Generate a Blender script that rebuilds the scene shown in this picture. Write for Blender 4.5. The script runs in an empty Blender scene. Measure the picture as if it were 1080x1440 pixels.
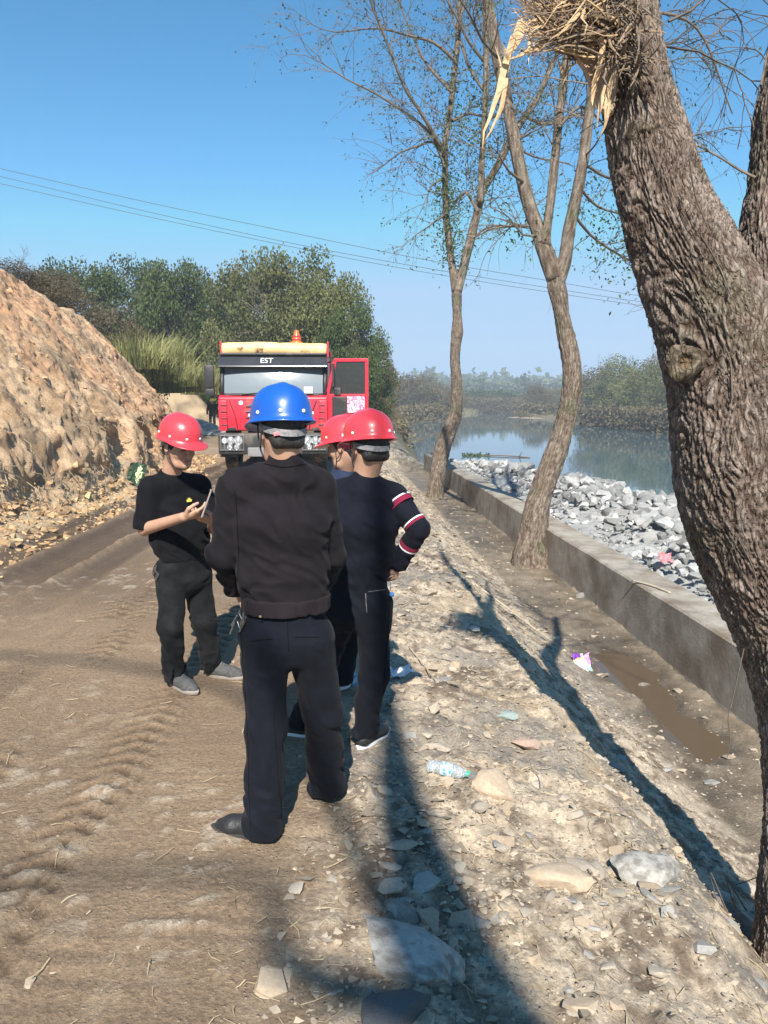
import bpy, bmesh, math, random
import numpy as np
from mathutils import Vector, Matrix
R = math.radians
random.seed(7); rng = np.random.default_rng(7)
SC = bpy.context.scene
COL = SC.collection

# ------------------------------------------------------------------ camera, sky, sun, exposure
CAM_H, PITCH, FPX = 1.72, R(8.4), 1080.0
cam_data = bpy.data.cameras.new('camera'); cam = bpy.data.objects.new('camera', cam_data); COL.objects.link(cam)
cam.location = (0, 0, CAM_H); cam.rotation_euler = (R(90) - PITCH, 0, 0)
cam_data.sensor_fit = 'VERTICAL'; cam_data.sensor_height = 36.0; cam_data.lens = 36.0 * FPX / 1440.0
cam_data.clip_start = 0.05; cam_data.clip_end = 5000
SC.camera = cam
SUN_EL, SUN_AZ = R(42.0), R(1.5)          # the sun stands behind the camera; shadows fall straight ahead (+Y)
world = bpy.data.worlds.new('World'); SC.world = world; world.use_nodes = True
wn = world.node_tree; wn.nodes.clear()
sky = wn.nodes.new('ShaderNodeTexSky'); sky.sky_type = 'NISHITA'; sky.sun_disc = False
sky.sun_elevation = SUN_EL; sky.sun_rotation = R(180) + SUN_AZ
sky.altitude = 600; sky.air_density = 1.0; sky.dust_density = 0.15; sky.ozone_density = 3.0
bg = wn.nodes.new('ShaderNodeBackground'); bg.inputs[1].default_value = 0.090
wo = wn.nodes.new('ShaderNodeOutputWorld')
hs_ = wn.nodes.new('ShaderNodeHueSaturation'); hs_.inputs['Hue'].default_value = .488; hs_.inputs['Saturation'].default_value = 1.30; hs_.inputs['Value'].default_value = 1.0
wn.links.new(sky.outputs[0], hs_.inputs['Color']); cap_ = wn.nodes.new('ShaderNodeVectorMath'); cap_.operation = 'MINIMUM'; cap_.inputs[1].default_value = (2.45, 3.85, 5.6)   # phone-like highlight roll-off at the horizon
wn.links.new(hs_.outputs[0], cap_.inputs[0]); wn.links.new(cap_.outputs[0], bg.inputs[0]); wn.links.new(bg.outputs[0], wo.inputs[0])
sun_data = bpy.data.lights.new('sun', 'SUN'); sun = bpy.data.objects.new('sun', sun_data); COL.objects.link(sun)
sun_data.energy = 4.7; sun_data.angle = R(0.53); sun_data.color = (1.0, 0.95, 0.87)
sd = Vector((-math.sin(SUN_AZ) * math.cos(SUN_EL), -math.cos(SUN_AZ) * math.cos(SUN_EL), math.sin(SUN_EL)))
sun.rotation_euler = sd.to_track_quat('Z', 'Y').to_euler(); sun.location = sd * 30
SC.view_settings.view_transform = 'Standard'; SC.view_settings.look = 'None'
SC.view_settings.exposure = 0.95; SC.view_settings.gamma = 1.0
SC.cycles.max_bounces = 6; SC.cycles.volume_bounces = 0; SC.cycles.transparent_max_bounces = 12
SC.cycles.use_denoising = True

# ------------------------------------------------------------------ helpers
def ray(px, py):
    u, v = (px - 540) / FPX, (py - 720) / FPX
    return np.array([u, math.cos(PITCH) - v * math.sin(PITCH), -(math.sin(PITCH) + v * math.cos(PITCH))])
def P(px, py, Y):
    """point of the place seen at photo pixel (px, py), at Y metres ahead"""
    r = ray(px, py); return np.array([0, 0, CAM_H]) + r * (Y / r[1])

def tag(o, label=None, cat=None, group=None, kind=None):
    if label: o['label'] = label
    if cat: o['category'] = cat
    if group: o['group'] = group
    if kind: o['kind'] = kind
    return o
def empty(name, loc=(0, 0, 0), rz=0, **k):
    o = bpy.data.objects.new(name, None); COL.objects.link(o); o.location = loc; o.rotation_euler = (0, 0, rz)
    o.empty_display_size = .2
    return tag(o, **k)
def link(name, me, mat=None, parent=None, loc=None, **k):
    o = bpy.data.objects.new(name, me); COL.objects.link(o)
    if mat is not None and len(me.materials) == 0:
        for m in (mat if isinstance(mat, (list, tuple)) else [mat]): me.materials.append(m)
    if parent is not None: o.parent = parent
    if loc is not None: o.location = loc
    return tag(o, **k)
def fast_mesh(name, V, F, smooth=True, attrs=None, matidx=None):
    """V (n,3); F (m,3|4) int array or list of such arrays"""
    V = np.asarray(V, dtype=np.float32)
    Fs = F if isinstance(F, list) else [F]
    Fs = [np.asarray(f, dtype=np.int32) for f in Fs if len(f)]
    me = bpy.data.meshes.new(name)
    me.vertices.add(len(V)); me.vertices.foreach_set('co', V.ravel())
    nl = sum(f.size for f in Fs); npol = sum(len(f) for f in Fs)
    me.loops.add(nl); me.polygons.add(npol)
    lv = np.concatenate([f.ravel() for f in Fs]); me.loops.foreach_set('vertex_index', lv)
    starts = []; s = 0
    for f in Fs:
        k = f.shape[1]; starts.append(s + np.arange(len(f)) * k); s += f.size
    me.polygons.foreach_set('loop_start', np.concatenate(starts).astype(np.int32))
    me.polygons.foreach_set('use_smooth', np.full(npol, smooth, dtype=bool))
    if matidx is not None: me.polygons.foreach_set('material_index', np.asarray(matidx, dtype=np.int32))
    me.update(calc_edges=True)
    for an, av in (attrs or {}).items():
        av = np.asarray(av, dtype=np.float32)
        if av.ndim == 1:
            a = me.attributes.new(an, 'FLOAT', 'POINT'); a.data.foreach_set('value', av)
        else:
            a = me.attributes.new(an, 'FLOAT_COLOR', 'POINT')
            if av.shape[1] == 3: av = np.concatenate([av, np.ones((len(av), 1), np.float32)], 1)
            a.data.foreach_set('color', av.ravel())
    return me

class MB:
    """mesh builder: boxes, tubes, lathes, prisms collected into ONE mesh"""
    def __init__(s): s.V = []; s.T = []; s.Q = []; s.n = 0
    def add(s, V, T=None, Q=None):
        V = np.asarray(V, float); 
        if T is not None and len(T): s.T.append(np.asarray(T) + s.n)
        if Q is not None and len(Q): s.Q.append(np.asarray(Q) + s.n)
        s.V.append(V); s.n += len(V); return s
    def box(s, c, d, M=None, bev=0.0):
        bm = bmesh.new(); bmesh.ops.create_cube(bm, size=1)
        for v in bm.verts: v.co = Vector((v.co.x * d[0], v.co.y * d[1], v.co.z * d[2]))
        if bev > 0: bmesh.ops.bevel(bm, geom=bm.edges[:], offset=bev, segments=2, affect='EDGES', profile=.6)
        s.bm(bm, c, M); return s
    def bm(s, bm, c=(0, 0, 0), M=None):
        bmesh.ops.triangulate(bm, faces=bm.faces[:]); bm.verts.index_update()
        V = np.array([v.co[:] for v in bm.verts]); F = np.array([[v.index for v in f.verts] for f in bm.faces])
        if M is not None: V = V @ np.array(M)[:3, :3].T
        s.add(V + np.asarray(c), T=F); bm.free()
    def tube(s, pts, rad, n=6, cap=True):
        V, Q, T = tube_np(np.asarray(pts, float), rad, n, cap); s.add(V, T, Q); return s
    def lathe(s, prof, c=(0, 0, 0), n=24, M=None, a0=0, a1=2 * math.pi):
        prof = np.asarray(prof, float); m = len(prof); full = abs(a1 - a0 - 2 * math.pi) < 1e-6
        th = a0 + (a1 - a0) * np.arange(n if full else n + 1) / n; k = len(th)
        V = np.stack([prof[:, None, 0] * np.cos(th), prof[:, None, 0] * np.sin(th), np.repeat(prof[:, 1:2], k, 1)], -1).reshape(-1, 3)
        Q = []
        for i in range(m - 1):
            for j in range(n):
                j2 = (j + 1) % k; Q.append((i * k + j, i * k + j2, (i + 1) * k + j2, (i + 1) * k + j))
        if M is not None: V = V @ np.array(M)[:3, :3].T
        s.add(V + np.asarray(c), Q=Q); return s
    def prism(s, poly, z0, z1, M=None, c=(0, 0, 0)):
        """polygon (x,y) extruded in local z"""
        bm = bmesh.new(); vs = [bm.verts.new((p[0], p[1], z0)) for p in poly]
        f = bm.faces.new(vs); r = bmesh.ops.extrude_face_region(bm, geom=[f])
        for e in r['geom']:
            if isinstance(e, bmesh.types.BMVert): e.co.z = z1
        bmesh.ops.recalc_face_normals(bm, faces=bm.faces[:]); s.bm(bm, c, M); return s
    def build(s, name, mat, parent=None, smooth=False, loc=None, auto=None, **k):
        F = []
        if s.T: F.append(np.concatenate(s.T))
        if s.Q: F.append(np.concatenate(s.Q))
        me = fast_mesh(name, np.concatenate(s.V), F, smooth or auto is not None)
        if auto is not None:
            try: me.set_sharp_from_angle(angle=auto)
            except Exception: pass
        return link(name, me, mat, parent, loc, **k)

def tube_np(pts, rad, n=6, cap=True, roll=0.0):
    m = len(pts); rad = np.broadcast_to(np.asarray(rad, float), (m,))
    t = np.gradient(pts, axis=0); t /= np.linalg.norm(t, axis=1)[:, None] + 1e-9
    a = np.array([0, 0, 1.0]) if abs(t[0][2]) < .9 else np.array([1.0, 0, 0])
    u = np.cross(t[0], a); u /= np.linalg.norm(u); U = [u]
    for i in range(1, m):
        u = U[-1] - t[i] * np.dot(U[-1], t[i]); u /= np.linalg.norm(u) + 1e-9; U.append(u)
    U = np.array(U); W = np.cross(t, U); th = 2 * np.pi * np.arange(n) / n + roll
    V = pts[:, None] + rad[:, None, None] * (np.cos(th)[None, :, None] * U[:, None] + np.sin(th)[None, :, None] * W[:, None])
    i = np.arange(m - 1)[:, None] * n; j = np.arange(n)[None]; j2 = (j + 1) % n
    Q = np.stack([i + j, i + j2, i + n + j2, i + n + j], -1).reshape(-1, 4)
    T = []
    if cap: T = [(0, k + 1, k) for k in range(1, n - 1)] + [((m - 1) * n, (m - 1) * n + k, (m - 1) * n + k + 1) for k in range(1, n - 1)]
    return V.reshape(-1, 3), Q, T

def smooth_path(pts, step):
    """Catmull-Rom resample; pts (n,k)"""
    pts = np.asarray(pts, float); p = np.concatenate([[2 * pts[0] - pts[1]], pts, [2 * pts[-1] - pts[-2]]]); out = []
    for i in range(1, len(p) - 2):
        L = np.linalg.norm(p[i + 1][:3] - p[i][:3]); k = max(1, int(round(L / step)))
        t = (np.arange(k) / k)[:, None]
        out.append(.5 * (2 * p[i] + (p[i + 1] - p[i - 1]) * t + (2 * p[i - 1] - 5 * p[i] + 4 * p[i + 1] - p[i + 2]) * t ** 2 + (3 * p[i] - p[i - 1] - 3 * p[i + 1] + p[i + 2]) * t ** 3))
    out.append(pts[-1:]); return np.concatenate(out)

# numpy noise
def _h(ix, iy, iz, seed):
    n = (ix.astype(np.int64) * 374761393 + iy.astype(np.int64) * 668265263 + iz.astype(np.int64) * 2147483647 + seed * 974634777) & 0xFFFFFFFF
    n = ((n ^ (n >> 13)) * 1274126177) & 0xFFFFFFFF; n = ((n ^ (n >> 16)) * 2246822519) & 0xFFFFFFFF; n = n ^ (n >> 15)
    return (n & 0xFFFFFF) / float(0xFFFFFF)
def noise(x, y, z=0.0, seed=0):
    x, y, z = np.broadcast_arrays(np.asarray(x, float), np.asarray(y, float), np.asarray(z, float))
    fx, fy, fz = np.floor(x), np.floor(y), np.floor(z); tx, ty, tz = x - fx, y - fy, z - fz
    ix, iy, iz = fx.astype(np.int64), fy.astype(np.int64), fz.astype(np.int64)
    tx = tx * tx * (3 - 2 * tx); ty = ty * ty * (3 - 2 * ty); tz = tz * tz * (3 - 2 * tz); r = 0
    flat = np.all(tz == 0)
    for dx in (0, 1):
        for dy in (0, 1):
            for dz in ((0,) if flat else (0, 1)):
                w = (tx if dx else 1 - tx) * (ty if dy else 1 - ty) * (1 if flat else (tz if dz else 1 - tz))
                r = r + w * _h(ix + dx, iy + dy, iz + dz, seed)
    return r * 2 - 1
def fbm(x, y, z=0.0, oct=4, seed=0, gain=.5, lac=2.03):
    r = 0; a = 1; t = 0
    x = np.asarray(x, float); y = np.asarray(y, float); z = np.asarray(z, float)
    for i in range(oct):
        r = r + a * noise(x, y, z, seed + i * 17); t += a; a *= gain; x = x * lac + 3.1; y = y * lac + 1.7; z = z * lac
    return r / t
def sstep(a, b, x):
    t = np.clip((x - a) / (b - a), 0, 1); return t * t * (3 - 2 * t)
def lerp(a, b, t): return a + (b - a) * t

# ------------------------------------------------------------------ materials
def new_mat(name):
    m = bpy.data.materials.new(name); m.use_nodes = True; nt = m.node_tree
    b = next(n for n in nt.nodes if n.type == 'BSDF_PRINCIPLED'); return m, nt, b
def node(nt, t, **k):
    n = nt.nodes.new(t)
    for a, v in k.items(): setattr(n, a, v)
    return n
def mat(name, c1, c2=None, scale=6.0, rough=.8, bump=0.0, bscale=None, metal=0.0, stretch=(1, 1, 1), detail=6, coat=0, spec=None,
        c3=None, s3=1.5, t3=(.45, .6), attr=None, amix=1.0, trans=0, dist=0.02, obj_var=0.0, ior=None, contrast=(.3, .7)):
    """Principled with noise-mixed colour, a second blotch colour, bump, optional colour attribute multiplied in"""
    m, nt, b = new_mat(name); L = nt.links
    tc = node(nt, 'ShaderNodeTexCoord'); mp = node(nt, 'ShaderNodeMapping'); mp.inputs['Scale'].default_value = stretch
    L.new(tc.outputs['Object'], mp.inputs[0])
    n1 = node(nt, 'ShaderNodeTexNoise'); n1.inputs['Scale'].default_value = scale; n1.inputs['Detail'].default_value = detail
    n1.inputs['Roughness'].default_value = .65
    L.new(mp.outputs[0], n1.inputs['Vector'])
    cr = node(nt, 'ShaderNodeValToRGB'); e = cr.color_ramp.elements
    e[0].position = contrast[0]; e[1].position = contrast[1]; e[0].color = (*c1, 1); e[1].color = (*(c2 or c1), 1)
    L.new(n1.outputs['Fac'], cr.inputs[0]); col = cr.outputs[0]
    if c3:
        n2 = node(nt, 'ShaderNodeTexNoise'); n2.inputs['Scale'].default_value = s3; n2.inputs['Detail'].default_value = 8
        n2.inputs['Roughness'].default_value = .6
        L.new(tc.outputs['Object'], n2.inputs['Vector'])
        r2 = node(nt, 'ShaderNodeValToRGB'); r2.color_ramp.elements[0].position = t3[0]; r2.color_ramp.elements[1].position = t3[1]
        L.new(n2.outputs['Fac'], r2.inputs[0])
        mx = node(nt, 'ShaderNodeMix', data_type='RGBA'); L.new(r2.outputs[0], mx.inputs[0]); L.new(col, mx.inputs[6]); mx.inputs[7].default_value = (*c3, 1)
        col = mx.outputs[2]
    if attr:
        at = node(nt, 'ShaderNodeAttribute', attribute_name=attr); mx = node(nt, 'ShaderNodeMix', data_type='RGBA', blend_type='MULTIPLY')
        mx.inputs[0].default_value = amix; L.new(col, mx.inputs[6]); L.new(at.outputs['Color'], mx.inputs[7]); col = mx.outputs[2]
    if obj_var > 0:
        oi = node(nt, 'ShaderNodeObjectInfo'); mr = node(nt, 'ShaderNodeMapRange'); mr.inputs[3].default_value = 1 - obj_var; mr.inputs[4].default_value = 1 + obj_var
        L.new(oi.outputs['Random'], mr.inputs[0]); hs = node(nt, 'ShaderNodeHueSaturation'); L.new(mr.outputs[0], hs.inputs['Value']); L.new(col, hs.inputs['Color']); col = hs.outputs[0]
    L.new(col, b.inputs['Base Color'])
    b.inputs['Roughness'].default_value = rough; b.inputs['Metallic'].default_value = metal
    if spec is not None: b.inputs['Specular IOR Level'].default_value = spec
    if coat: b.inputs['Coat Weight'].default_value = coat; b.inputs['Coat Roughness'].default_value = .08
    if trans: b.inputs['Transmission Weight'].default_value = trans
    if ior: b.inputs['IOR'].default_value = ior
    if bump > 0:
        nb = node(nt, 'ShaderNodeTexNoise'); nb.inputs['Scale'].default_value = bscale or scale * 3; nb.inputs['Detail'].default_value = 8; nb.inputs['Roughness'].default_value = .65
        L.new(mp.outputs[0], nb.inputs['Vector'])
        bp = node(nt, 'ShaderNodeBump'); bp.inputs['Strength'].default_value = bump; bp.inputs['Distance'].default_value = dist
        L.new(nb.outputs['Fac'], bp.inputs['Height']); L.new(bp.outputs[0], b.inputs['Normal'])
    return m
# ------------------------------------------------------------------ the ground
def crest_x(y): return np.interp(y, [-30, 0, 8, 17, 25, 32, 36, 60, 118, 140, 160, 230, 245, 700], [9, 8, 7.5, 6.4, 4.3, 2.7, 1.1, .9, 1.5, 5, 14, 21, 60, 200])
def right_x(y): return np.interp(y, [-30, 30, 60, 90, 122, 130, 160, 175, 200, 236, 245, 700], [48, 40, 36, 34, 31, 37, 40, 31, 33, 40, 20, 20])
def tread(x, y, x0, w, pitch, amp, seed):
    """tyre lugs pressed into the mud"""
    d = x - x0(y); m = 1 - sstep(w * .42, w * .5, np.abs(d))
    ch = np.sin((y / pitch + np.abs(d) * 3.0 / w * .5) * 2 * np.pi)
    lane = np.abs(((d / w + .5) * 4) % 1 - .5)
    show = sstep(-.6, -.1, noise(y * .9, x0(y) * 3, 0, seed))
    return m * show * (-amp * sstep(.15, .45, ch) * sstep(.06, .14, lane) + amp * .35)
def ground_base(x, y):
    s = x + .063 * np.clip(y, -30, 33)
    z = np.interp(s, [-.4, .1, .7, 1.35, 1.55, 2.0, 2.5, 2.75, 3.9, 4.2, 4.6], [.0, -.03, -.13, -.27, -.42, -.83, -1.12, -1.22, -1.22, -1.0, -.78])
    farw = sstep(31, 35, y)                                   # past the wall's end the slope runs straight down to the river
    z = lerp(z, np.interp(x, [-.8, .6, 2], [0, -.35, -1.2]), farw)
    cx = crest_x(y); z = np.where(x > cx - .6, np.minimum(z, lerp(z, -3.9, sstep(0, 1, (x - cx + .6) / 4.2))), z)
    # the far side of the river
    rx = right_x(y); z = np.where(x > rx - 3, lerp(-3.9, -1.2, sstep(0, 1, (x - rx + 3) / 6.5)), z)
    z = np.where(y > 230, np.maximum(z, lerp(-3.9, -1.6, sstep(232, 242, y))), z)
    # land to the left and the low hill below the trees
    z = z + sstep(-12, -22, x) * sstep(27, 40, y) * 2.2 + sstep(46, 70, y) * sstep(2, -8, x) * 1.0 * (y < 300)
    z = z + sstep(300, 520, y) * 10 * (.6 + .4 * np.sin(x * .012 + 1))
    z = z - .085 * np.clip(.30 + .95 * noise(x * 2.2, y * 1.1, 0, 8) + .3 * noise(x * 6, y * 4, 0, 9), 0, 1.2) * np.exp(-((s - 3.12) / .36) ** 2) * sstep(4.6, 5.6, y) * (1 - sstep(7.9, 9.2, y))
    # behind the dirt bank the terrain stays low
    return z
def treads(x, y):
    return tread(x, y, lambda t: -1.28 + .05 * np.sin(t * .8) + .04 * (t - 3), .27, .12, .028, 5) + tread(x, y, lambda t: -2.45 + .09 * (t - 3), .28, .12, .026, 6) \
       + tread(x, y, lambda t: -1.85 - .03 * (t - 3), .22, .12, .020, 9)
def ground_h(x, y):
    x = np.asarray(x, float); y = np.asarray(y, float)
    s = x + .063 * np.clip(y, -30, 33)
    z = ground_base(x, y)
    near = 1 - sstep(22, 40, y)
    rub = sstep(-.25, .35, s + .22 * noise(x * 1.3, y * 1.1, 0, 3)) * (1 - sstep(4.2, 4.3, s))
    ditch = sstep(2.35, 2.8, s) * (1 - sstep(3.6, 3.75, s))
    z = z + near * (.028 * fbm(x * .6, y * .5, 0, 2, 11) + .012 * fbm(x * 3, y * 3, 0, 3, 12))
    # rubble slope
    lump = fbm(x * 2.6, y * 2.6, 0, 4, 21); r2 = 1 - np.abs(fbm(x * 5.5, y * 5.5, 0, 3, 22)) * 2.2
    crumb = np.clip(fbm(x * 15, y * 15, 0, 3, 24) - .02, 0, 1)
    z = z + rub * near * (.055 * lump + .018 * np.clip(r2, 0, 1) + .05 * crumb * sstep(-.3, .3, lump + .2) + .014 * noise(x * 34, y * 34, 0, 23)) * (1 - .7 * ditch)
    # runnels across the slope where spoil was pushed down
    z = z + rub * near * .02 * np.sin((x * .8 + y * 1.9) * 5 + 3 * noise(x * 1.2, y * 1.2, 0, 5)) * sstep(.3, 1.2, s) * (1 - sstep(1.8, 2.4, s))
    # mud road: tyre ruts, lug prints, bulldozer grouser ridges
    road = (1 - rub)
    for x0, w, dep, sd_ in ((-3.55, .5, .06, 1), (-4.15, .42, .05, 2), (-2.9, .4, .025, 4)):
        d = np.abs(x - x0 - .12 * noise(y * .25, 0, 0, sd_)); m = 1 - sstep(w * .3, w * .6, d); e = np.exp(-((d - w * .62) / .07) ** 2)
        k = sstep(4.5, 7.5, y) * road
        z = z + k * (-dep * m + .022 * e * (1 + .6 * noise(x * 14, y * 11, 0, sd_)) + m * .007 * fbm(x * 26, y * 22, 0, 2, sd_ + 9) + m * .006 * np.sin(x * 75) * (.5 + .5 * noise(x * 3, y * 2, 0, 2)))
    tr = treads(x, y)
    z = z + tr * road * (y < 16)
    gr = (1 - sstep(-.25, -.05, x)) * sstep(-1.5, -1.2, x) * (1 - sstep(3.0, 3.7, y))
    z = z + road * gr * (.0055 * sstep(-.2, .4, noise(x * 1.7, y * 2.1, 0, 34)) * np.sin(y * 2 * np.pi / .085 + 1.5 * noise(x * 2, y * 2, 0, 31)) * (.5 + .5 * noise(x * 3, y * 9, 0, 32)))
    gr2 = sstep(-.35, -1.0, x) * (1 - sstep(3.0, 4.2, y))
    z = z + road * gr2 * .0035 * sstep(-.1, .5, noise(x * 1.3, y * 1.9, 0, 35)) * np.sin(y * 2 * np.pi / .11 + 3.5 * noise(x * 1.2, y * 1.2, 0, 36))
    # dried clods
    cl = sstep(.27, .40, fbm(x * 13, y * 16, 0, 3, 41)) * sstep(.0, .35, fbm(x * .9, y * .7, 0, 2, 42) + .12)
    z = z + near * (1 - ditch) * cl * (.012 + .012 * noise(x * 40, y * 40, 0, 43))
    return z

def axis(lo, a, b, hi, step, g):
    mid = list(np.arange(a, b, step)); L = []; v = a; d = step
    while v > lo: d *= g; v -= d; L.append(v)
    Rr = []; v = mid[-1]; d = step
    while v < hi: d *= g; v += d; Rr.append(v)
    return np.array(L[::-1] + mid + Rr)
xs = axis(-600, -4.9, 4.0, 600, .027, 1.055)
ys = [1.35]
while ys[-1] < 670:
    ys.append(ys[-1] + max(.022, min(.0058 * ys[-1], 8 if ys[-1] > 60 else 99)))
ys = np.array([-40, -25, -15, -9, -6, -4, -3, -2, -1.2, -.6, 0, .4, .8, 1.0, 1.15, 1.25] + ys)
GX, GY = np.meshgrid(xs, ys)
GZ = ground_h(GX, GY)
nx, ny = len(xs), len(ys)
# albedo painted by what the soil is (own colour of mud, clay, gravel); tyre prints also carry painted shade
S = GX + .063 * np.clip(GY, -30, 33)
rub = sstep(-.25, .35, S + .22 * noise(GX * 1.3, GY * 1.1, 0, 3))
n1 = fbm(GX * 1.1, GY * .7, 0, 4, 51) * .5 + .5; n2 = fbm(GX * 6, GY * 5, 0, 4, 52) * .5 + .5; n3 = fbm(GX * 17, GY * 17, 0, 3, 53) * .5 + .5
c_mud = lerp(np.array([.20, .138, .086])[None, None], np.array([.315, .225, .145])[None, None], n1[..., None])
c_mud = lerp(c_mud, np.array([.35, .26, .17])[None, None], (sstep(.62, .75, n2) * .5)[..., None])
wet = np.zeros_like(GX)
for x0, w in ((-3.55, .55), (-4.15, .5), (-2.95, .3)):
    wet = np.maximum(wet, (1 - sstep(w * .3, w * .8, np.abs(GX - x0))) * sstep(5.5, 8, GY) * (1 - sstep(18, 26, GY)))
tw_ = np.maximum(1 - sstep(.10, .15, np.abs(GX + 1.28 - .04 * (GY - 3))), 1 - sstep(.10, .16, np.abs(GX + 2.45 - .09 * (GY - 3)))) * (GY < 14)
wet = np.maximum(wet, .38 * tw_ * sstep(-.2, .3, noise(GX * 5, GY * 2, 0, 57)))
wet = np.maximum(wet, sstep(.1, .5, fbm(GX * .35 + 4, GY * .3, 0, 3, 55)) * .45) * (1 - rub)
c_mud = lerp(c_mud, np.array([.075, .05, .032])[None, None], (wet * .8 * sstep(-.1, .5, n2 + .1))[..., None])
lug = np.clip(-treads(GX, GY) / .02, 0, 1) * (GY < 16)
c_mud = lerp(c_mud, np.array([.06, .038, .022])[None, None], (lug * .95)[..., None])  # prints darkened by depth: moist packed mud plus painted shade for weak relief
c_rub = lerp(np.array([.175, .13, .092])[None, None], np.array([.52, .425, .315])[None, None], sstep(.36, .60, n2 * .45 + n3 * .55)[..., None])
c_rub = lerp(c_rub, np.array([.47, .37, .25])[None, None], (sstep(.5, .75, n1) * .65)[..., None])
c_rub = lerp(c_rub, np.array([.26, .225, .185])[None, None], (sstep(.56, .66, fbm(GX * 1.5 + 9, GY * 1.2, 0, 3, 58) * .5 + .5) * .8)[..., None])
C = lerp(c_mud, c_rub, rub[..., None])
cl = sstep(.27, .40, fbm(GX * 13, GY * 16, 0, 3, 41)) * sstep(.0, .35, fbm(GX * .9, GY * .7, 0, 2, 42) + .12)
C = lerp(C, np.array([.47, .40, .31])[None, None], (cl * .5)[..., None])
ditch = sstep(2.5, 2.8, S) * (1 - sstep(3.7, 3.75, S)) * (GY < 33)
C = lerp(C, lerp(np.array([.13, .10, .068])[None, None], np.array([.25, .205, .15])[None, None], n2[..., None]), (ditch * .85)[..., None])
far = sstep(28, 45, GY)
C = lerp(C, lerp(np.array([.065, .07, .03])[None, None], np.array([.13, .115, .055])[None, None], n1[..., None]), (far * .85)[..., None])
bed = sstep(-1.5, -2.4, GZ); C = lerp(C, np.array([.13, .11, .07])[None, None], (bed)[..., None])
wetr = np.maximum(wet * .8, ditch * sstep(-1.19, -1.235, GZ))
C = C * (1 - .42 * (ditch * sstep(-1.205, -1.245, GZ))[..., None])
i = np.arange(ny - 1)[:, None] * nx; j = np.arange(nx - 1)[None]
GF = np.stack([i + j, i + j + 1, i + nx + j + 1, i + nx + j], -1).reshape(-1, 4)
def ground_mat(coarse=False):
    m, nt, b = new_mat('soil'); L = nt.links
    at = node(nt, 'ShaderNodeAttribute', attribute_name='soil'); tc = node(nt, 'ShaderNodeTexCoord')
    n = node(nt, 'ShaderNodeTexNoise'); n.inputs['Scale'].default_value = 55; n.inputs['Detail'].default_value = 7; n.inputs['Roughness'].default_value = .7
    L.new(tc.outputs['Object'], n.inputs['Vector'])
    mr = node(nt, 'ShaderNodeMapRange'); mr.inputs[1].default_value = .3; mr.inputs[2].default_value = .7; mr.inputs[3].default_value = .62; mr.inputs[4].default_value = 1.38
    L.new(n.outputs['Fac'], mr.inputs[0])
    mx = node(nt, 'ShaderNodeVectorMath', operation='MULTIPLY'); L.new(at.outputs['Color'], mx.inputs[0]); L.new(mr.outputs[0], mx.inputs[1])
    # pale grit and dark crumbs
    v = node(nt, 'ShaderNodeTexVoronoi'); v.inputs['Scale'].default_value = 42; L.new(tc.outputs['Object'], v.inputs['Vector'])
    r = node(nt, 'ShaderNodeValToRGB'); r.color_ramp.elements[0].position = .12; r.color_ramp.elements[0].color = (1, 1, 1, 1); r.color_ramp.elements[1].position = .26; r.color_ramp.elements[1].color = (0, 0, 0, 1)
    L.new(v.outputs['Distance'], r.inputs[0])
    sp = node(nt, 'ShaderNodeSeparateColor'); L.new(v.outputs['Color'], sp.inputs[0])
    gt = node(nt, 'ShaderNodeMath', operation='GREATER_THAN'); gt.inputs[1].default_value = .62; L.new(sp.outputs[0], gt.inputs[0])
    mu = node(nt, 'ShaderNodeMath', operation='MULTIPLY'); L.new(r.outputs[0], mu.inputs[0]); L.new(gt.outputs[0], mu.inputs[1])
    m8 = node(nt, 'ShaderNodeMath', operation='MULTIPLY'); L.new(mu.outputs[0], m8.inputs[0])
    a2 = node(nt, 'ShaderNodeAttribute', attribute_name='grit'); L.new(a2.outputs['Fac'], m8.inputs[1])
    mg = node(nt, 'ShaderNodeMix', data_type='RGBA'); L.new(m8.outputs[0], mg.inputs[0]); L.new(mx.outputs[0], mg.inputs[6]); mg.inputs[7].default_value = (.42, .37, .30, 1)
    L.new(mg.outputs[2], b.inputs['Base Color'])
    aw = node(nt, 'ShaderNodeAttribute', attribute_name='wet'); rr = node(nt, 'ShaderNodeMapRange'); rr.inputs[3].default_value = .92; rr.inputs[4].default_value = .5
    L.new(aw.outputs['Fac'], rr.inputs[0]); L.new(rr.outputs[0], b.inputs['Roughness']); b.inputs['Specular IOR Level'].default_value = .3
    nb = node(nt, 'ShaderNodeTexNoise'); nb.inputs['Scale'].default_value = 38; nb.inputs['Detail'].default_value = 9; nb.inputs['Roughness'].default_value = .72
    L.new(tc.outputs['Object'], nb.inputs['Vector'])
    ad = node(nt, 'ShaderNodeMath', operation='ADD'); L.new(nb.outputs['Fac'], ad.inputs[0]); L.new(m8.outputs[0], ad.inputs[1])
    bp = node(nt, 'ShaderNodeBump'); bp.inputs['Strength'].default_value = .9; bp.inputs['Distance'].default_value = .02
    L.new(ad.outputs[0], bp.inputs['Height']); L.new(bp.outputs[0], b.inputs['Normal'])
    if coarse:
        n3_ = node(nt, 'ShaderNodeTexNoise'); n3_.inputs['Scale'].default_value = 9; n3_.inputs['Detail'].default_value = 9; n3_.inputs['Roughness'].default_value = .75; L.new(tc.outputs['Object'], n3_.inputs['Vector'])
        b3 = node(nt, 'ShaderNodeBump'); b3.inputs['Strength'].default_value = 1; b3.inputs['Distance'].default_value = .045; L.new(n3_.outputs['Fac'], b3.inputs['Height']); L.new(bp.outputs[0], b3.inputs['Normal']); L.new(b3.outputs[0], b.inputs['Normal'])
    return m
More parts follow.
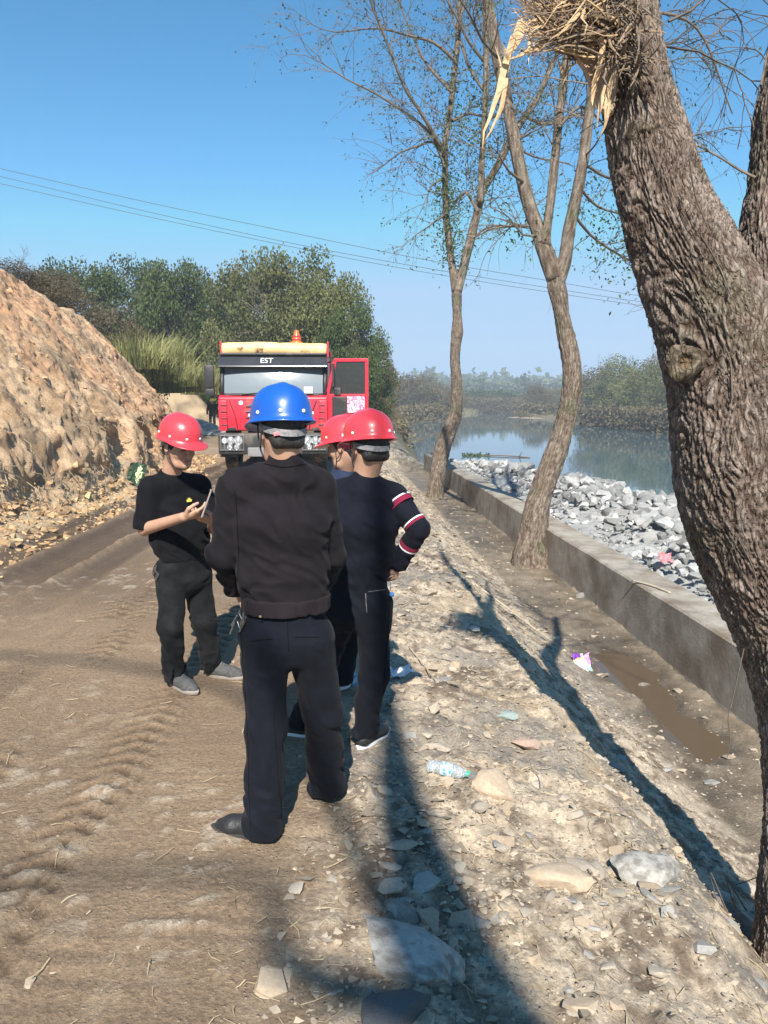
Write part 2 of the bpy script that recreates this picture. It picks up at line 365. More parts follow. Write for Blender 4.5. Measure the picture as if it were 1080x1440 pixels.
M_SOIL = ground_mat(); M_BANK = ground_mat(True); M_BANK.name = 'bank_soil'
grit = (.25 + .75 * rub) * (1 - far)
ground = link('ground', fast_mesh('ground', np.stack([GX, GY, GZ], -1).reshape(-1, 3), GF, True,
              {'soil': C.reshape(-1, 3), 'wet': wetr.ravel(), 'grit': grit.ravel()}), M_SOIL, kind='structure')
def gz(x, y): return float(ground_h(np.array([x]), np.array([y]))[0])
del GX, GY, GZ, GF, C, c_mud, c_rub

# river and ditch puddles
WATER_Z = -2.55
def water_mat(name, base, rough, bumpd, scale):
    m, nt, b = new_mat(name); L = nt.links
    b.inputs['Base Color'].default_value = (*base, 1); b.inputs['Roughness'].default_value = rough; b.inputs['IOR'].default_value = 1.333
    b.inputs['Specular IOR Level'].default_value = .5
    tc = node(nt, 'ShaderNodeTexCoord'); mp = node(nt, 'ShaderNodeMapping'); mp.inputs['Scale'].default_value = (1, .45, 1)
    L.new(tc.outputs['Object'], mp.inputs[0])
    n = node(nt, 'ShaderNodeTexNoise'); n.inputs['Scale'].default_value = scale; n.inputs['Detail'].default_value = 3; L.new(mp.outputs[0], n.inputs['Vector'])
    bp = node(nt, 'ShaderNodeBump'); bp.inputs['Strength'].default_value = .35; bp.inputs['Distance'].default_value = bumpd
    L.new(n.outputs['Fac'], bp.inputs['Height']); L.new(bp.outputs[0], b.inputs['Normal'])
    return m
M_RIVER = water_mat('river_water', (.07, .115, .13), .03, .008, 1.6)
link('river_water', fast_mesh('river_water', [(.2, -40, WATER_Z), (70, -40, WATER_Z), (70, 260, WATER_Z), (-4, 260, WATER_Z), (-4, 36, WATER_Z), (.2, 34, WATER_Z)],
     [np.array([[0, 1, 2, 5]]), np.array([[5, 2, 3, 4]])], False), M_RIVER, kind='structure')
M_PUD = water_mat('puddle_water', (.105, .075, .048), .04, .0006, 6)
def puddle(cx, cy, rx, ry, rot, z, seed):
    th = np.linspace(0, 2 * np.pi, 60, endpoint=False); r = 1 + .25 * noise(np.cos(th) * 1.5 + seed, np.sin(th) * 1.5, 0, seed)
    px_, py_ = rx * r * np.cos(th), ry * r * np.sin(th); c, s_ = math.cos(rot), math.sin(rot)
    V = [(cx, cy, z)] + [(cx + a * c - b_ * s_, cy + a * s_ + b_ * c, z) for a, b_ in zip(px_, py_)]
    T = [(0, k + 1, (k + 1) % 60 + 1) for k in range(60)]
    link('puddle', fast_mesh('puddle', V, np.array(T), False), M_PUD, kind='structure')
link('puddle', fast_mesh('puddle', [(2.35 - .063 * 4.4, 4.4, -1.252), (3.71 - .063 * 4.4, 4.4, -1.252), (3.71 - .063 * 10.4, 10.4, -1.252), (2.35 - .063 * 10.4, 10.4, -1.252)], np.array([[0, 1, 2, 3]]), False), M_PUD, kind='structure')

# ------------------------------------------------------------------ the cut dirt bank on the left
bu = np.concatenate([np.arange(2, 8, .16), np.arange(8, 24, .045), np.arange(24, 35, .07)])
prof_s = np.concatenate([np.linspace(0, .74, 210), np.linspace(.75, 1, 20)])
def bank_point(y, t):
    """t 0..1 from the foot, past the undercut, up the slope, onto the top"""
    Hc = np.interp(y, [2, 10, 18, 22, 24, 28, 31, 33, 34.6], [4.35, 4.35, 4.2, 3.85, 3.65, 3.0, 2.0, .7, -.3]) + .18 * noise(y * .8, 0, 0, 61)
    und = (.0 + 1.0 * sstep(-.15, .25, noise(y * .75, 2, 0, 62) + .3 * noise(y * 2.3, 4, 0, 69))) * (1 - sstep(19, 24, y))
    k = np.minimum(1.0, Hc / 3.0).clip(.12, 1)
    t = t + .075 * (noise(y * .9, 7, 0, 57) + .6 * noise(y * 2.6, 3, 0, 56)) * np.exp(-((t - .27) / .13) ** 2)
    ax = [0, .10, .20, .27, .33, .37, .72, .80, 1.0]
    n = [0.45, .02, -.20, -.33, -.47, -.56, -3.9, -5.2, -16]
    X = np.interp(t, ax, n); Z = np.interp(t, ax, [-.06, .12, .50, .66, 1.22, 1.32, 1, 1.05, 1.25])
    up = t > .37
    f = np.clip((t - .37) / .35, 0, 1)
    Z = np.where(up, lerp(1.32 * k, Hc, f ** .95), Z * k); Z = np.where(t > .72, Hc + (t - .72) * 2.2, Z)
    dent = np.exp(-((t - .27) / .045) ** 2); X = X - dent * und * .50 + dent * (1 - und) * .12
    sl = lerp(-.56, -.46 - .86 * (Hc - 1.3 * k), f)
    X = np.where(up & (t <= .72), sl, X); X = np.where(t > .72, -.38 - .86 * (Hc - 1.3 * k) - (t - .72) * 60, X)
    base = -4.75 - np.interp(y, [16, 18, 22, 28, 32, 35], [0, .33, .9, 2.45, 3.45, 4.2]) + .25 * noise(y * .3, 5, 0, 63)
    return base + X, Z
BY, BT = np.meshgrid(bu, prof_s, indexing='ij')
BX, BZ = bank_point(BY, BT)
rough = fbm(BX * 1.3, BY * 1.3, BZ * 1.3, 4, 64); fine = fbm(BX * 4.5, BY * 4.5, BZ * 4.5, 4, 65)
str_ = fbm(BX * .9, BY * 6, BZ * .9, 3, 66)                     # runnels down the face
hang = sstep(.22, .30, BT) * (1 - sstep(.38, .46, BT))
amp = 1 - .35 * sstep(.72, 1, BT)
ledge = sstep(.1, .5, fbm(BX * .7, BY * .5, BZ * 1.1, 3, 60)); crumbs = fbm(BX * 11, BY * 11, BZ * 11, 2, 59)
disp = amp * (.17 * rough + .05 * fine + .035 * crumbs + .02 * noise(BX * 21, BY * 21, BZ * 21, 54) + .07 * ledge + .05 * str_) + hang * (.22 * fbm(BX * 1.6, BY * 1.9, BZ * 1.2, 3, 58)) + hang * .10 * np.abs(fbm(BX * 7, BY * 9, BZ * 2, 3, 67)) 
dX = BX + disp * .8; dZ = BZ + disp * .5 * sstep(.0, .08, BT); dY = BY + .08 * fbm(BX * 3, BY * 3, BZ * 3 + 9, 3, 68)
n1 = fbm(BX * .8, BY * .8, BZ * 1.2, 4, 71) * .5 + .5; n2 = fbm(BX * 4, BY * 4, BZ * 4, 4, 72) * .5 + .5
cA, cB, cC, cD = np.array([.38, .245, .14]), np.array([.60, .42, .26]), np.array([.63, .35, .19]), np.array([.24, .17, .11])
Cb = lerp(cA[None, None], cB[None, None], sstep(.3, .65, n2)[..., None])
Cb = lerp(Cb, cC[None, None], (sstep(.42, .62, n1) * sstep(15, 20, BY + 2 * BZ) * .7)[..., None])
Cb = lerp(Cb, cD[None, None], (sstep(.55, .68, fbm(BX, BY * 1.4, BZ * 1.6, 4, 73) * .5 + .5) * .75)[..., None])
Cb = lerp(Cb, np.array([.46, .36, .23])[None, None], ((1 - sstep(.1, .27, BT)) * sstep(.35, .6, n2) * .8)[..., None])
i = np.arange(len(bu) - 1)[:, None] * len(prof_s); j = np.arange(len(prof_s) - 1)[None]
BF = np.stack([i + j, i + j + 1, i + len(prof_s) + j + 1, i + len(prof_s) + j], -1).reshape(-1, 4)
bank = link('dirt_bank', fast_mesh('dirt_bank', np.stack([dX, dY, dZ], -1).reshape(-1, 3), BF, True,
            {'soil': Cb.reshape(-1, 3), 'wet': np.zeros(BX.size), 'grit': np.full(BX.size, .5)}), M_BANK, kind='structure')
bank_pts = np.stack([dX, dY, dZ], -1)

# ------------------------------------------------------------------ concrete retaining wall along the ditch
M_CONC = mat('concrete', (.29, .25, .20), (.43, .385, .32), 6, .9, .7, 30, c3=(.20, .155, .11), s3=1.7, t3=(.42, .66), dist=.02)
def wall_sec(name, y0, y1, parent, n=18):
    yy = np.linspace(y0, y1, n); top = -.53; V = []; Q = []
    prof = [(3.62, -1.75), (3.70, -1.2), (3.70, top - .025), (3.725, top), (4.175, top), (4.2, top - .025), (4.2, -1.75)]
    for y in yy:
        w = .012 * noise(y * .9, 1, 0, 81)
        for k, (s_, z) in enumerate(prof):
            V.append((s_ - .063 * y + w, y, z + (.008 * noise(y * 1.7, k * .4, 0, 82) if z > -1 else 0)))
    m = len(prof)
    for a in range(n - 1):
        for b_ in range(m): Q.append((a * m + b_, a * m + (b_ + 1) % m, (a + 1) * m + (b_ + 1) % m, (a + 1) * m + b_))
    me = fast_mesh(name, V, [np.array([list(range(m))[::-1]]), np.array(Q)] if False else [np.array(Q)], False)
    bm = bmesh.new(); bm.from_mesh(me); bm.verts.ensure_lookup_table()
    bm.faces.new([bm.verts[k] for k in range(m)]); bm.faces.new([bm.verts[(n - 1) * m + k] for k in range(m)])
    bmesh.ops.recalc_face_normals(bm, faces=bm.faces[:]); bm.to_mesh(me); bm.free()
    return link(name, me, M_CONC, parent)
rw = empty('retaining_wall', (0, 0, 0), label='long low concrete retaining wall between the ditch and the white rocks by the river', cat='wall')
cuts = [1.0, 6.1, 12.4, 18.3, 24.6, 32.2]
for a, b_ in zip(cuts[:-1], cuts[1:]): wall_sec('wall_section', a + .012, b_, rw, max(4, int((b_ - a) * 2.5)))
# ------------------------------------------------------------------ trees: tubes with real bark relief
def bark_mat(name, c1, c2, moss=None, scale=9, bump=.95):
    m = mat(name, c1, c2, scale, .93, bump, 85, attr='tone', c3=moss, s3=2.2, t3=(.54, .66), dist=.01, spec=.2)
    nt = m.node_tree; L = nt.links; b = next(n for n in nt.nodes if n.type == 'BSDF_PRINCIPLED'); tc = node(nt, 'ShaderNodeTexCoord')
    nz = node(nt, 'ShaderNodeTexNoise'); nz.inputs['Scale'].default_value = 5; L.new(tc.outputs['Object'], nz.inputs['Vector'])
    wv = node(nt, 'ShaderNodeVectorMath', operation='MULTIPLY_ADD'); wv.inputs[1].default_value = (.16, .16, .16); L.new(nz.outputs['Color'], wv.inputs[0]); L.new(tc.outputs['Object'], wv.inputs[2])
    mp = node(nt, 'ShaderNodeMapping'); mp.inputs['Scale'].default_value = (1, 1, .15); mp.inputs['Rotation'].default_value = (0, .35, 0); L.new(wv.outputs[0], mp.inputs[0])
    v = node(nt, 'ShaderNodeTexVoronoi', feature='DISTANCE_TO_EDGE'); v.inputs['Scale'].default_value = 60; L.new(mp.outputs[0], v.inputs['Vector'])
    r = node(nt, 'ShaderNodeMapRange'); r.inputs[1].default_value = 0; r.inputs[2].default_value = .16; L.new(v.outputs['Distance'], r.inputs[0])
    bp = node(nt, 'ShaderNodeBump'); bp.inputs['Strength'].default_value = .7; bp.inputs['Distance'].default_value = .006; L.new(r.outputs[0], bp.inputs['Height']); L.new(b.inputs['Normal'].links[0].from_socket, bp.inputs['Normal']); L.new(bp.outputs[0], b.inputs['Normal'])
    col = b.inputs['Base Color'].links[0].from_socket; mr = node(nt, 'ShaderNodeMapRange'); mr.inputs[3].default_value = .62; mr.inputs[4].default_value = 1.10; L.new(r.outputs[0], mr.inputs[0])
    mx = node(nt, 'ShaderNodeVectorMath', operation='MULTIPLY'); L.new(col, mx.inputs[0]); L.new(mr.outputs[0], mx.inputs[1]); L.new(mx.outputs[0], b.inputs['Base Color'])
    return m
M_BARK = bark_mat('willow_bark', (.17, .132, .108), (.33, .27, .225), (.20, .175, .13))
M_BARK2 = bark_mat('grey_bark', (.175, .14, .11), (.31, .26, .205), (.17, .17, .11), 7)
M_TWIG = mat('twig_bark', (.10, .075, .055), (.19, .15, .11), 20, .9)
M_LEAF_D = mat('dark_leaf', (.030, .055, .018), (.085, .115, .035), 3, .55, spec=.3)
M_TORN = mat('torn_wood', (.42, .26, .13), (.66, .48, .28), 14, .75, .4, 60, stretch=(1, 1, 1))
M_TORN_D = mat('torn_wood_grey', (.13, .085, .055), (.34, .24, .15), 14, .85, .4, 60)
M_INNER = mat('inner_wood', (.33, .22, .14), (.43, .30, .20), 10, .7, .2, 80)

def bark_tube(path, nc, step, depth, fx, fy, twist, seed, warp=.6, lump=.02, ring=0.0):
    """path rows x,y,z,r. Returns V,Q,T,tone: a limb whose bark is ridged along a (twisted) grain."""
    pts = smooth_path(path, step); c = pts[:, :3]; r = pts[:, 3]
    m = len(pts); L = np.concatenate([[0], np.cumsum(np.linalg.norm(np.diff(c, axis=0), axis=1))])
    V, Q, T = tube_np(c, r, nc, True); V = V.reshape(m, nc, 3); D = (V - c[:, None]) / r[:, None, None]
    th = 2 * np.pi * np.arange(nc) / nc
    w = fbm(D[..., 0] * 1.3 + 5, D[..., 1] * 1.3, D[..., 2] * 1.3 + L[:, None] * 2.0, 3, seed)
    tw = th[None] + twist * L[:, None] + warp * w * .35
    Rm = r.mean()
    a, b_ = np.cos(tw), np.sin(tw)
    l = np.broadcast_to(L[:, None], tw.shape)
    n = fbm(a * fx * Rm, b_ * fx * Rm, l * fy, 3, seed + 1, .55)
    n2 = fbm(a * fx * 2.3 * Rm, b_ * fx * 2.3 * Rm, l * fy * 2.4, 2, seed + 2)
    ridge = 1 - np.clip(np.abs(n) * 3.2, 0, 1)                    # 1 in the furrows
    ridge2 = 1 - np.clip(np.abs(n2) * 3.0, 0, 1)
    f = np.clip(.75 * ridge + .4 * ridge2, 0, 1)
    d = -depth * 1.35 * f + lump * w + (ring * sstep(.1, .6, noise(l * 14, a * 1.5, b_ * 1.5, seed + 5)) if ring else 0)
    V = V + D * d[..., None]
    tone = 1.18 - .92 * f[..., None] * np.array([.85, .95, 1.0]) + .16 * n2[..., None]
    return V.reshape(-1, 3), Q, T, np.clip(tone.reshape(-1, 3), .07, 1.6)
def bark_obj(name, tubes, m, parent, **k):
    V = []; Q = []; T = []; C = []; n = 0
    for v, q, t, c in tubes:
        V.append(v); Q.append(np.asarray(q) + n)
        if len(t): T.append(np.asarray(t) + n)
        C.append(c); n += len(v)
    F = [np.concatenate(Q)] + ([np.concatenate(T)] if T else [])
    return link(name, fast_mesh(name, np.concatenate(V), F, True, {'tone': np.concatenate(C)}), m, parent, **k)

# twigs
class Twigs:
    def __init__(s, seed): s.r = np.random.default_rng(seed); s.V = []; s.Q = []; s.n = 0; s.tips = []
    def strand(s, pts, r0, r1, nc=3):
        pts = np.asarray(pts); V, Q, _ = tube_np(pts, np.linspace(r0, r1, len(pts)), nc, False)
        s.V.append(V); s.Q.append(Q + s.n); s.n += len(V)
    def grow(s, p, d, length, r, depth, droop=.1, up=.12, spread=.7, kids=5, segs=7, nc=3):
        p = np.asarray(p, float); d = np.asarray(d, float); d = d / np.linalg.norm(d); pts = [p.copy()]; dirs = [d.copy()]
        st = length / segs
        for i in range(segs):
            d = d + s.r.normal(0, .13, 3) + np.array([0, 0, up - droop * i / segs * 2]) * .3; d /= np.linalg.norm(d)
            p = p + d * st; pts.append(p.copy()); dirs.append(d.copy())
        s.strand(pts, r, max(r * .35, .0022), nc if r > .012 else 3)
        if depth <= 0:
            s.tips += [(pts[k], dirs[k]) for k in range(2, segs + 1)]; return
        for k in range(kids):
            i = int(s.r.integers(max(1, segs // 4), segs + 1)); side = s.r.normal(0, 1, 3); side -= dirs[i] * side.dot(dirs[i]); side /= np.linalg.norm(side)
            nd = dirs[i] * s.r.uniform(.5, 1.0) + side * spread * s.r.uniform(.6, 1.2)
            s.grow(pts[i], nd, length * s.r.uniform(.35, .65), r * .5, depth - 1, droop, up, spread, kids, max(4, segs - 1), 3)
    def mesh(s, name, m, parent, **k):
        return link(name, fast_mesh(name, np.concatenate(s.V), [np.concatenate(s.Q)], True), m, parent, **k)
def leaf_quads(P0, D0, size, r, jitter=.08, asp=.45):
    """small folded leaves at points"""
    P0 = np.asarray(P0); n = len(P0)
    a = r.normal(0, 1, (n, 3)) * .8 + np.asarray(D0) * .6 + np.array([0, 0, -.3]); a /= np.linalg.norm(a, axis=1)[:, None]
    b_ = np.cross(a, r.normal(0, 1, (n, 3))); b_ /= np.linalg.norm(b_, axis=1)[:, None]
    sz = size * r.uniform(.6, 1.3, n)[:, None]; p = P0 + r.normal(0, jitter, (n, 3)); nn = np.cross(a, b_)
    V = np.stack([p, p + a * sz * .5 + b_ * sz * asp * .5 + nn * sz * .08, p + a * sz, p + a * sz * .5 - b_ * sz * asp * .5 + nn * sz * .08], 1).reshape(-1, 3)
    i = np.arange(n)[:, None] * 4
    return V, np.concatenate([i + np.array([[0, 1, 2]]), i + np.array([[0, 2, 3]])])
def pixpath(rows, Y, dy=0.0):
    """rows (px, py, width px) -> x,y,z,r at distance Y (dy: lean away per row)"""
    out = []
    for k, (px, py, w) in enumerate(rows):
        y = Y + dy * k; p = P(px, py, y); depth = y * math.cos(PITCH) + (CAM_H - p[2]) * math.sin(PITCH)
        out.append((p[0], p[1], p[2], .5 * w / FPX * depth))
    return np.array(out)

# --- the big willow on the right, its limb torn off
TY = 2.95
bt = empty('willow_tree', (1.82, 2.95, -.75), label='big old willow with deep furrowed bark and a torn splintered limb, close on the right', cat='tree')
def rel(tubes, loc): return [(v - np.array(loc), q, t, c) for v, q, t, c in tubes]
BL = (1.82, 2.95, -.75)
main = np.array([(1.86, 2.95, -1.05, .34), (1.83, 2.95, -.72, .265), (1.795, 2.95, -.35, .215), (1.775, 2.95, .05, .20), (1.735, 2.95, .40, .20), (1.655, 2.95, .72, .215), (1.545, 2.94, .98, .235),
                 (1.43, 2.94, 1.25, .255), (1.375, 2.93, 1.50, .262), (1.335, 2.93, 1.75, .255), (1.245, 2.93, 2.0, .232), (1.13, 2.94, 2.22, .192), (1.035, 2.95, 2.42, .160), (.955, 2.96, 2.66, .143), (.905, 2.98, 2.90, .118), (.88, 3.0, 3.2, .095), (.88, 3.02, 3.6, .085), (.80, 3.05, 4.2, .07), (.70, 3.05, 4.9, .055), (.55, 3.1, 5.7, .03)])
right = np.array([(1.64, 2.98, .55, .14), (1.56, 2.90, .95, .18), (1.50, 2.85, 1.35, .195), (1.475, 2.84, 1.75, .19), (1.455, 2.88, 2.05, .172), (1.455, 2.95, 2.33, .142), (1.475, 3.0, 2.55, .120), (1.485, 3.0, 2.83, .114), (1.60, 3.04, 3.3, .10), (1.95, 3.1, 4.1, .065), (2.15, 3.2, 5.0, .04)])
rear = np.array([(.88, 3.0, 3.25, .07), (1.0, 3.08, 3.9, .06), (1.15, 3.2, 4.7, .045), (1.3, 3.4, 5.8, .02)])
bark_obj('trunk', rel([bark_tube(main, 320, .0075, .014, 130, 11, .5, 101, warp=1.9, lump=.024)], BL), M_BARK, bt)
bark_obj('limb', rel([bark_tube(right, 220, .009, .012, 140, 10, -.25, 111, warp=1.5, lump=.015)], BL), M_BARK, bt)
# knots
def knot(px, py, Y, rad, hole, nrm=(-.25, -.95, .1)):
    p = P(px, py, Y) - np.array(BL); n = np.array(nrm, float); n /= np.linalg.norm(n)
    q = Vector(n).to_track_quat('Z', 'Y').to_matrix(); r = np.random.default_rng(int(px))
    V = []; Q = []; C = []; m = 36; prof = [(1.7, -.55), (1.35, -.12), (1.02, .06), (.80, .05), (.66, -.10), (.52, -.30), (.3, -.36), (.02, -.34)]
    for k, (a, h) in enumerate(prof):
        for j in range(m):
            t = 2 * math.pi * j / m; rr = rad * a * (1 + .10 * math.sin(3 * t + 1) + .07 * noise(math.cos(t) * 3, math.sin(t) * 3, k * .3, 7)); hh = rad * h * (1 + .5 * noise(math.cos(t) * 4, math.sin(t) * 4, k, 8))
            V.append(q @ Vector((rr * math.cos(t), rr * math.sin(t), hh))); c = (.60 + .45 * noise(math.cos(t) * 5, math.sin(t) * 5, k, 12)) if a > .75 else (.45 if hole else .7); C.append((c * (1.35 if a < .6 and hole else 1), c * (1.15 if a < .6 and hole else .95), c * .8))
        if k:
            for j in range(m): Q.append(((k - 1) * m + j, (k - 1) * m + (j + 1) % m, k * m + (j + 1) % m, k * m + j))
    V = np.array([v[:] for v in V]) + p
    return [(V, Q, [], np.array(C))]
bark_obj('knot', knot(964, 508, 2.745, .038, True), M_BARK, bt)
bark_obj('knot', knot(905, 195, 2.855, .036, False, (-.1, -.9, -.45)), M_BARK, bt)
# torn limb: pale slab of inner wood and a fan of long splinters
def splinter(mb, a, b_, w, sag=.0, r=None, n=6, t=.35):
    a, b_ = np.asarray(a, float), np.asarray(b_, float); tt = np.linspace(0, 1, n)[:, None]
    pts = a + (b_ - a) * tt; pts[:, 2] -= sag * (tt[:, 0] ** 2); L_ = np.linalg.norm(b_ - a); pts += rng.normal(0, L_ * .015, pts.shape) * tt + np.outer(np.sin(tt[:, 0] * np.pi), rng.normal(0, L_ * .07, 3)) * (w < .011)
    rad = w * np.interp(tt[:, 0], [0, .4, 1], [.9, 1, .12]); V, Q, T = tube_np(pts, rad, 4, True, rng.uniform(0, 3)); V = V.reshape(n, 4, 3)
    V = pts[:, None] + (V - pts[:, None]) * np.array([1, t, 1]); mb.add(V.reshape(-1, 3), T, Q)
def to_b(p): return np.asarray(p) - np.array(BL)
slab = MB()
poly = [P(792, 52, 2.86), P(838, 30, 2.88), P(880, 45, 2.90), P(872, 95, 2.9), P(862, 160, 2.9), P(846, 152, 2.88), P(836, 128, 2.87), P(826, 98, 2.86), P(812, 78, 2.86)]
bmw = bmesh.new(); vs = [bmw.verts.new(Vector(to_b(p))) for p in poly]; f = bmw.faces.new(vs); ex = bmesh.ops.extrude_face_region(bmw, geom=[f])
for e in ex['geom']:
    if isinstance(e, bmesh.types.BMVert): e.co.y += .035
bmesh.ops.recalc_face_normals(bmw, faces=bmw.faces[:]); slab.bm(bmw)
slab.build('torn_slab', M_INNER, bt)
fan = MB(); fan2 = MB(); fan3 = MB()
for k in range(620):                                             # frayed fibres of the torn limb, lying leftwards
    x0, y0 = rng.uniform(800, 895), rng.uniform(-40, 95)
    x1, y1 = rng.uniform(715, 830), rng.uniform(-60, 52) + (0 if rng.random() < .8 else 30)
    Ya = 2.9 + rng.normal(0, .05); w = rng.uniform(.0015, .0065)
    splinter(fan if rng.random() < .22 else fan2, to_b(P(x0, y0 * .9, Ya)), to_b(P(x1, y1, Ya + rng.normal(0, .12))), w, rng.uniform(-.02, .05))
for k in range(120):                                             # shorter fuzz over the break
    x0, y0 = rng.uniform(850, 905), rng.uniform(-20, 110); an = rng.uniform(0, 2 * np.pi); l = rng.uniform(12, 55)
    splinter(fan3 if k % 2 else fan2, to_b(P(x0, y0, 2.83 + rng.normal(0, .02))), to_b(P(x0 + l * math.cos(an), y0 + l * math.sin(an), 2.74 + rng.normal(0, .05))), rng.uniform(.0015, .006), .01, n=5)
for (a, b_, w) in [((768, 62), (716, 84), .013), ((748, 40), (744, 92), .006), ((742, 50), (746, 78), .004), ((795, 110), (784, 78), .006), ((790, 55), (752, 20), .008),
                   ((716, 84), (706, 60), .009), ((822, 30), (730, 44), .007), ((832, 40), (745, 28), .008), ((780, 28), (865, 60), .006), ((812, 88), (788, 108), .004), ((806, 86), (790, 122), .003)]:
    splinter(fan, to_b(P(*a, 2.85)), to_b(P(*b_, 2.82)), w)
for (a, b_, w) in [((850, 56), (838, 118), .012), ((846, 90), (834, 150), .010), ((850, 120), (840, 180), .008), ((858, 140), (842, 196), .006), ((866, 100), (850, 175), .009), ((846, 52), (850, 90), .012)]:
    splinter(fan, to_b(P(*a, 2.79)), to_b(P(*b_, 2.80)), w)
fan.build('pale_splinters', M_TORN, bt, kind='stuff'); fan2.build('dark_splinters', M_TORN_D, bt, kind='stuff'); fan3.build('frayed_bark', M_TWIG, bt, kind='stuff')
hang_ = MB()                                                      # one long pale strip hanging from the broken end
splinter(hang_, to_b(P(722, 52, 2.88)), to_b(P(678, 208, 2.86)), .016, 0, n=9, t=.3); splinter(hang_, to_b(P(719, 70, 2.88)), to_b(P(694, 150, 2.87)), .010, 0, n=8)
splinter(hang_, to_b(P(712, 110, 2.87)), to_b(P(684, 196, 2.87)), .008, 0, n=8); splinter(hang_, to_b(P(700, 128, 2.88)), to_b(P(698, 66, 2.9)), .005)
splinter(hang_, to_b(P(735, 30, 2.9)), to_b(P(718, 82, 2.88)), .02, 0)
hang_.build('hanging_strip', M_TORN, bt)
# its side branches, high up behind the frame edge, and fine hanging twigs
tw = Twigs(5)
for (px, py, d, L_) in [(905, 20, (.7, .5, .6), .9), (915, 60, (.9, .3, .2), .55), (940, 30, (.8, .4, .5), .8), (1062, 250, (-.8, .3, .6), .45), (1070, 120, (.2, .2, 1), .7)]:
    tw.grow(P(px, py, 2.95) - np.array(BL), d, L_, .006, 2, droop=.5, kids=5)
for q in range(16):
    t = rng.uniform(.2, 1); base = lerp(main[16, :3], main[19, :3], t) if q % 2 else lerp(right[8, :3], right[10, :3], t)
    tw.grow(base - np.array(BL), (rng.normal(0, 1), rng.normal(0, 1), .7), 1.5, .014, 2, droop=.4, kids=4)
tv = [P(1048, 905, 2.9), P(1040, 940, 2.88), P(1030, 985, 2.87), P(1024, 1010, 2.87), P(1027, 1040, 2.87), P(1022, 1070, 2.87)]   # a dead tendril
tw.strand(smooth_path(np.array(tv) - np.array(BL), .02), .003, .0015); 
for (a, b_) in [((1030, 560), (1010, 470)), ((1040, 760), (1062, 840)), ((1062, 560), (1030, 640)), ((985, 330), (1030, 420)), ((970, 225), (1000, 330))]:
    aa, bb = P(*a, 2.70), P(*b_, 2.69); tw.strand(smooth_path(np.array([aa, (aa + bb) / 2 + rng.normal(0, .02, 3), bb]) - np.array(BL), .02), .004, .002)
tw.mesh('twigs', M_TWIG, bt, kind='stuff')
bark_obj('limb', rel([bark_tube(rear, 40, .03, .006, 26, 4, 0, 121)], BL), M_BARK, bt)
rt = MB()                                                         # thin roots and dry suckers at the foot
for k in range(70):
    a = rng.uniform(0, 2 * np.pi); b0 = np.array([1.6, 2.8, -.72]) + np.array([math.cos(a) * .25, math.sin(a) * .3, .05]); l = rng.uniform(.1, .4)
    p1 = b0 + np.array([math.cos(a) * l, math.sin(a) * l * .8, rng.uniform(0, .22)]); p2 = p1 + np.array([rng.normal(0, .08), rng.normal(0, .08), -.12])
    rt.tube(smooth_path(np.array([b0, p1, p2]) - np.array(BL), .04), rng.uniform(.0015, .004), 3, False)
rt.build('suckers', M_TWIG, bt, kind='stuff')

# --- two slender riverside trees
def riverside(loc, label, trunk, limbs, fine, Y, seed, leaf_pts, extra):
    o = empty('riverside_tree', loc, label=label, cat='tree'); Lc = np.array(loc)
    bark_obj('trunk', rel([bark_tube(trunk, 90, .03, .014, 60, 5, .3, seed, warp=1.2, lump=.025, ring=.006)], loc), M_BARK2, o)
    for k, l in enumerate(limbs): bark_obj('limb', rel([bark_tube(l, 24, .08, .007, 40, 3, .2, seed + 7 * k + 3, lump=.012)], loc), M_BARK2, o)
    t = Twigs(seed)
    r = t.r
    for f_ in fine:
        pts = smooth_path(f_[:, :3] - Lc, .25); t.strand(pts, f_[0, 3], f_[-1, 3], 5)
        for k in range(len(pts)):
            i = int(r.integers(len(pts) // 5, len(pts))); dd = pts[min(i + 1, len(pts) - 1)] - pts[i - 1]; dd /= np.linalg.norm(dd) + 1e-6
            t.grow(pts[i], dd * .8 + r.normal(0, .55, 3) + np.array([0, 0, .15]), r.uniform(.7, 1.9) * extra, .011, 1, droop=.25, kids=4)
    for l in limbs:
        pts = smooth_path(l[:, :3] - Lc, .4)
        for k in range(int(len(pts) * .9)):
            i = int(r.integers(len(pts) // 4, len(pts))); t.grow(pts[i], r.normal(0, 1, 3) * np.array([1, 1, .5]) + np.array([0, 0, .45]), r.uniform(1.2, 2.6) * extra, .018, 2, droop=.35, kids=4)
    t.mesh('twigs', M_TWIG, o, kind='stuff')
    V = []; T = []; n = 0
    tips = t.tips; sel = [tips[i] for i in r.integers(0, len(tips), int(len(tips) * .55))]
    v, f = leaf_quads([a for a, b_ in sel], [b_ for a, b_ in sel], .085 * extra, r, .05); V.append(v); T.append(f); n += len(v)
    for (p0, p1, num, sp) in leaf_pts:                            # leafy shoots clinging along the stems
        tt = r.uniform(0, 1, num)[:, None]; pp = p0 + (p1 - p0) * tt - Lc + r.normal(0, sp, (num, 3))
        v, f = leaf_quads(pp, np.zeros_like(pp), .10 * extra, r, .02); V.append(v); T.append(f + n); n += len(v)
    link('leaves', fast_mesh('leaves', np.concatenate(V), [np.concatenate(T)], False), M_LEAF_D, o, kind='stuff')
    return o
YB, YA = 13.4, 23.0
trunkB = pixpath([(747, 800, 62), (747, 775, 50), (751, 745, 40), (757, 705, 34), (775, 655, 32), (790, 610, 30), (803, 560, 30), (804, 520, 28), (798, 480, 25), (790, 440, 23), (784, 405, 27), (779, 380, 20), (774, 355, 8)], YB)
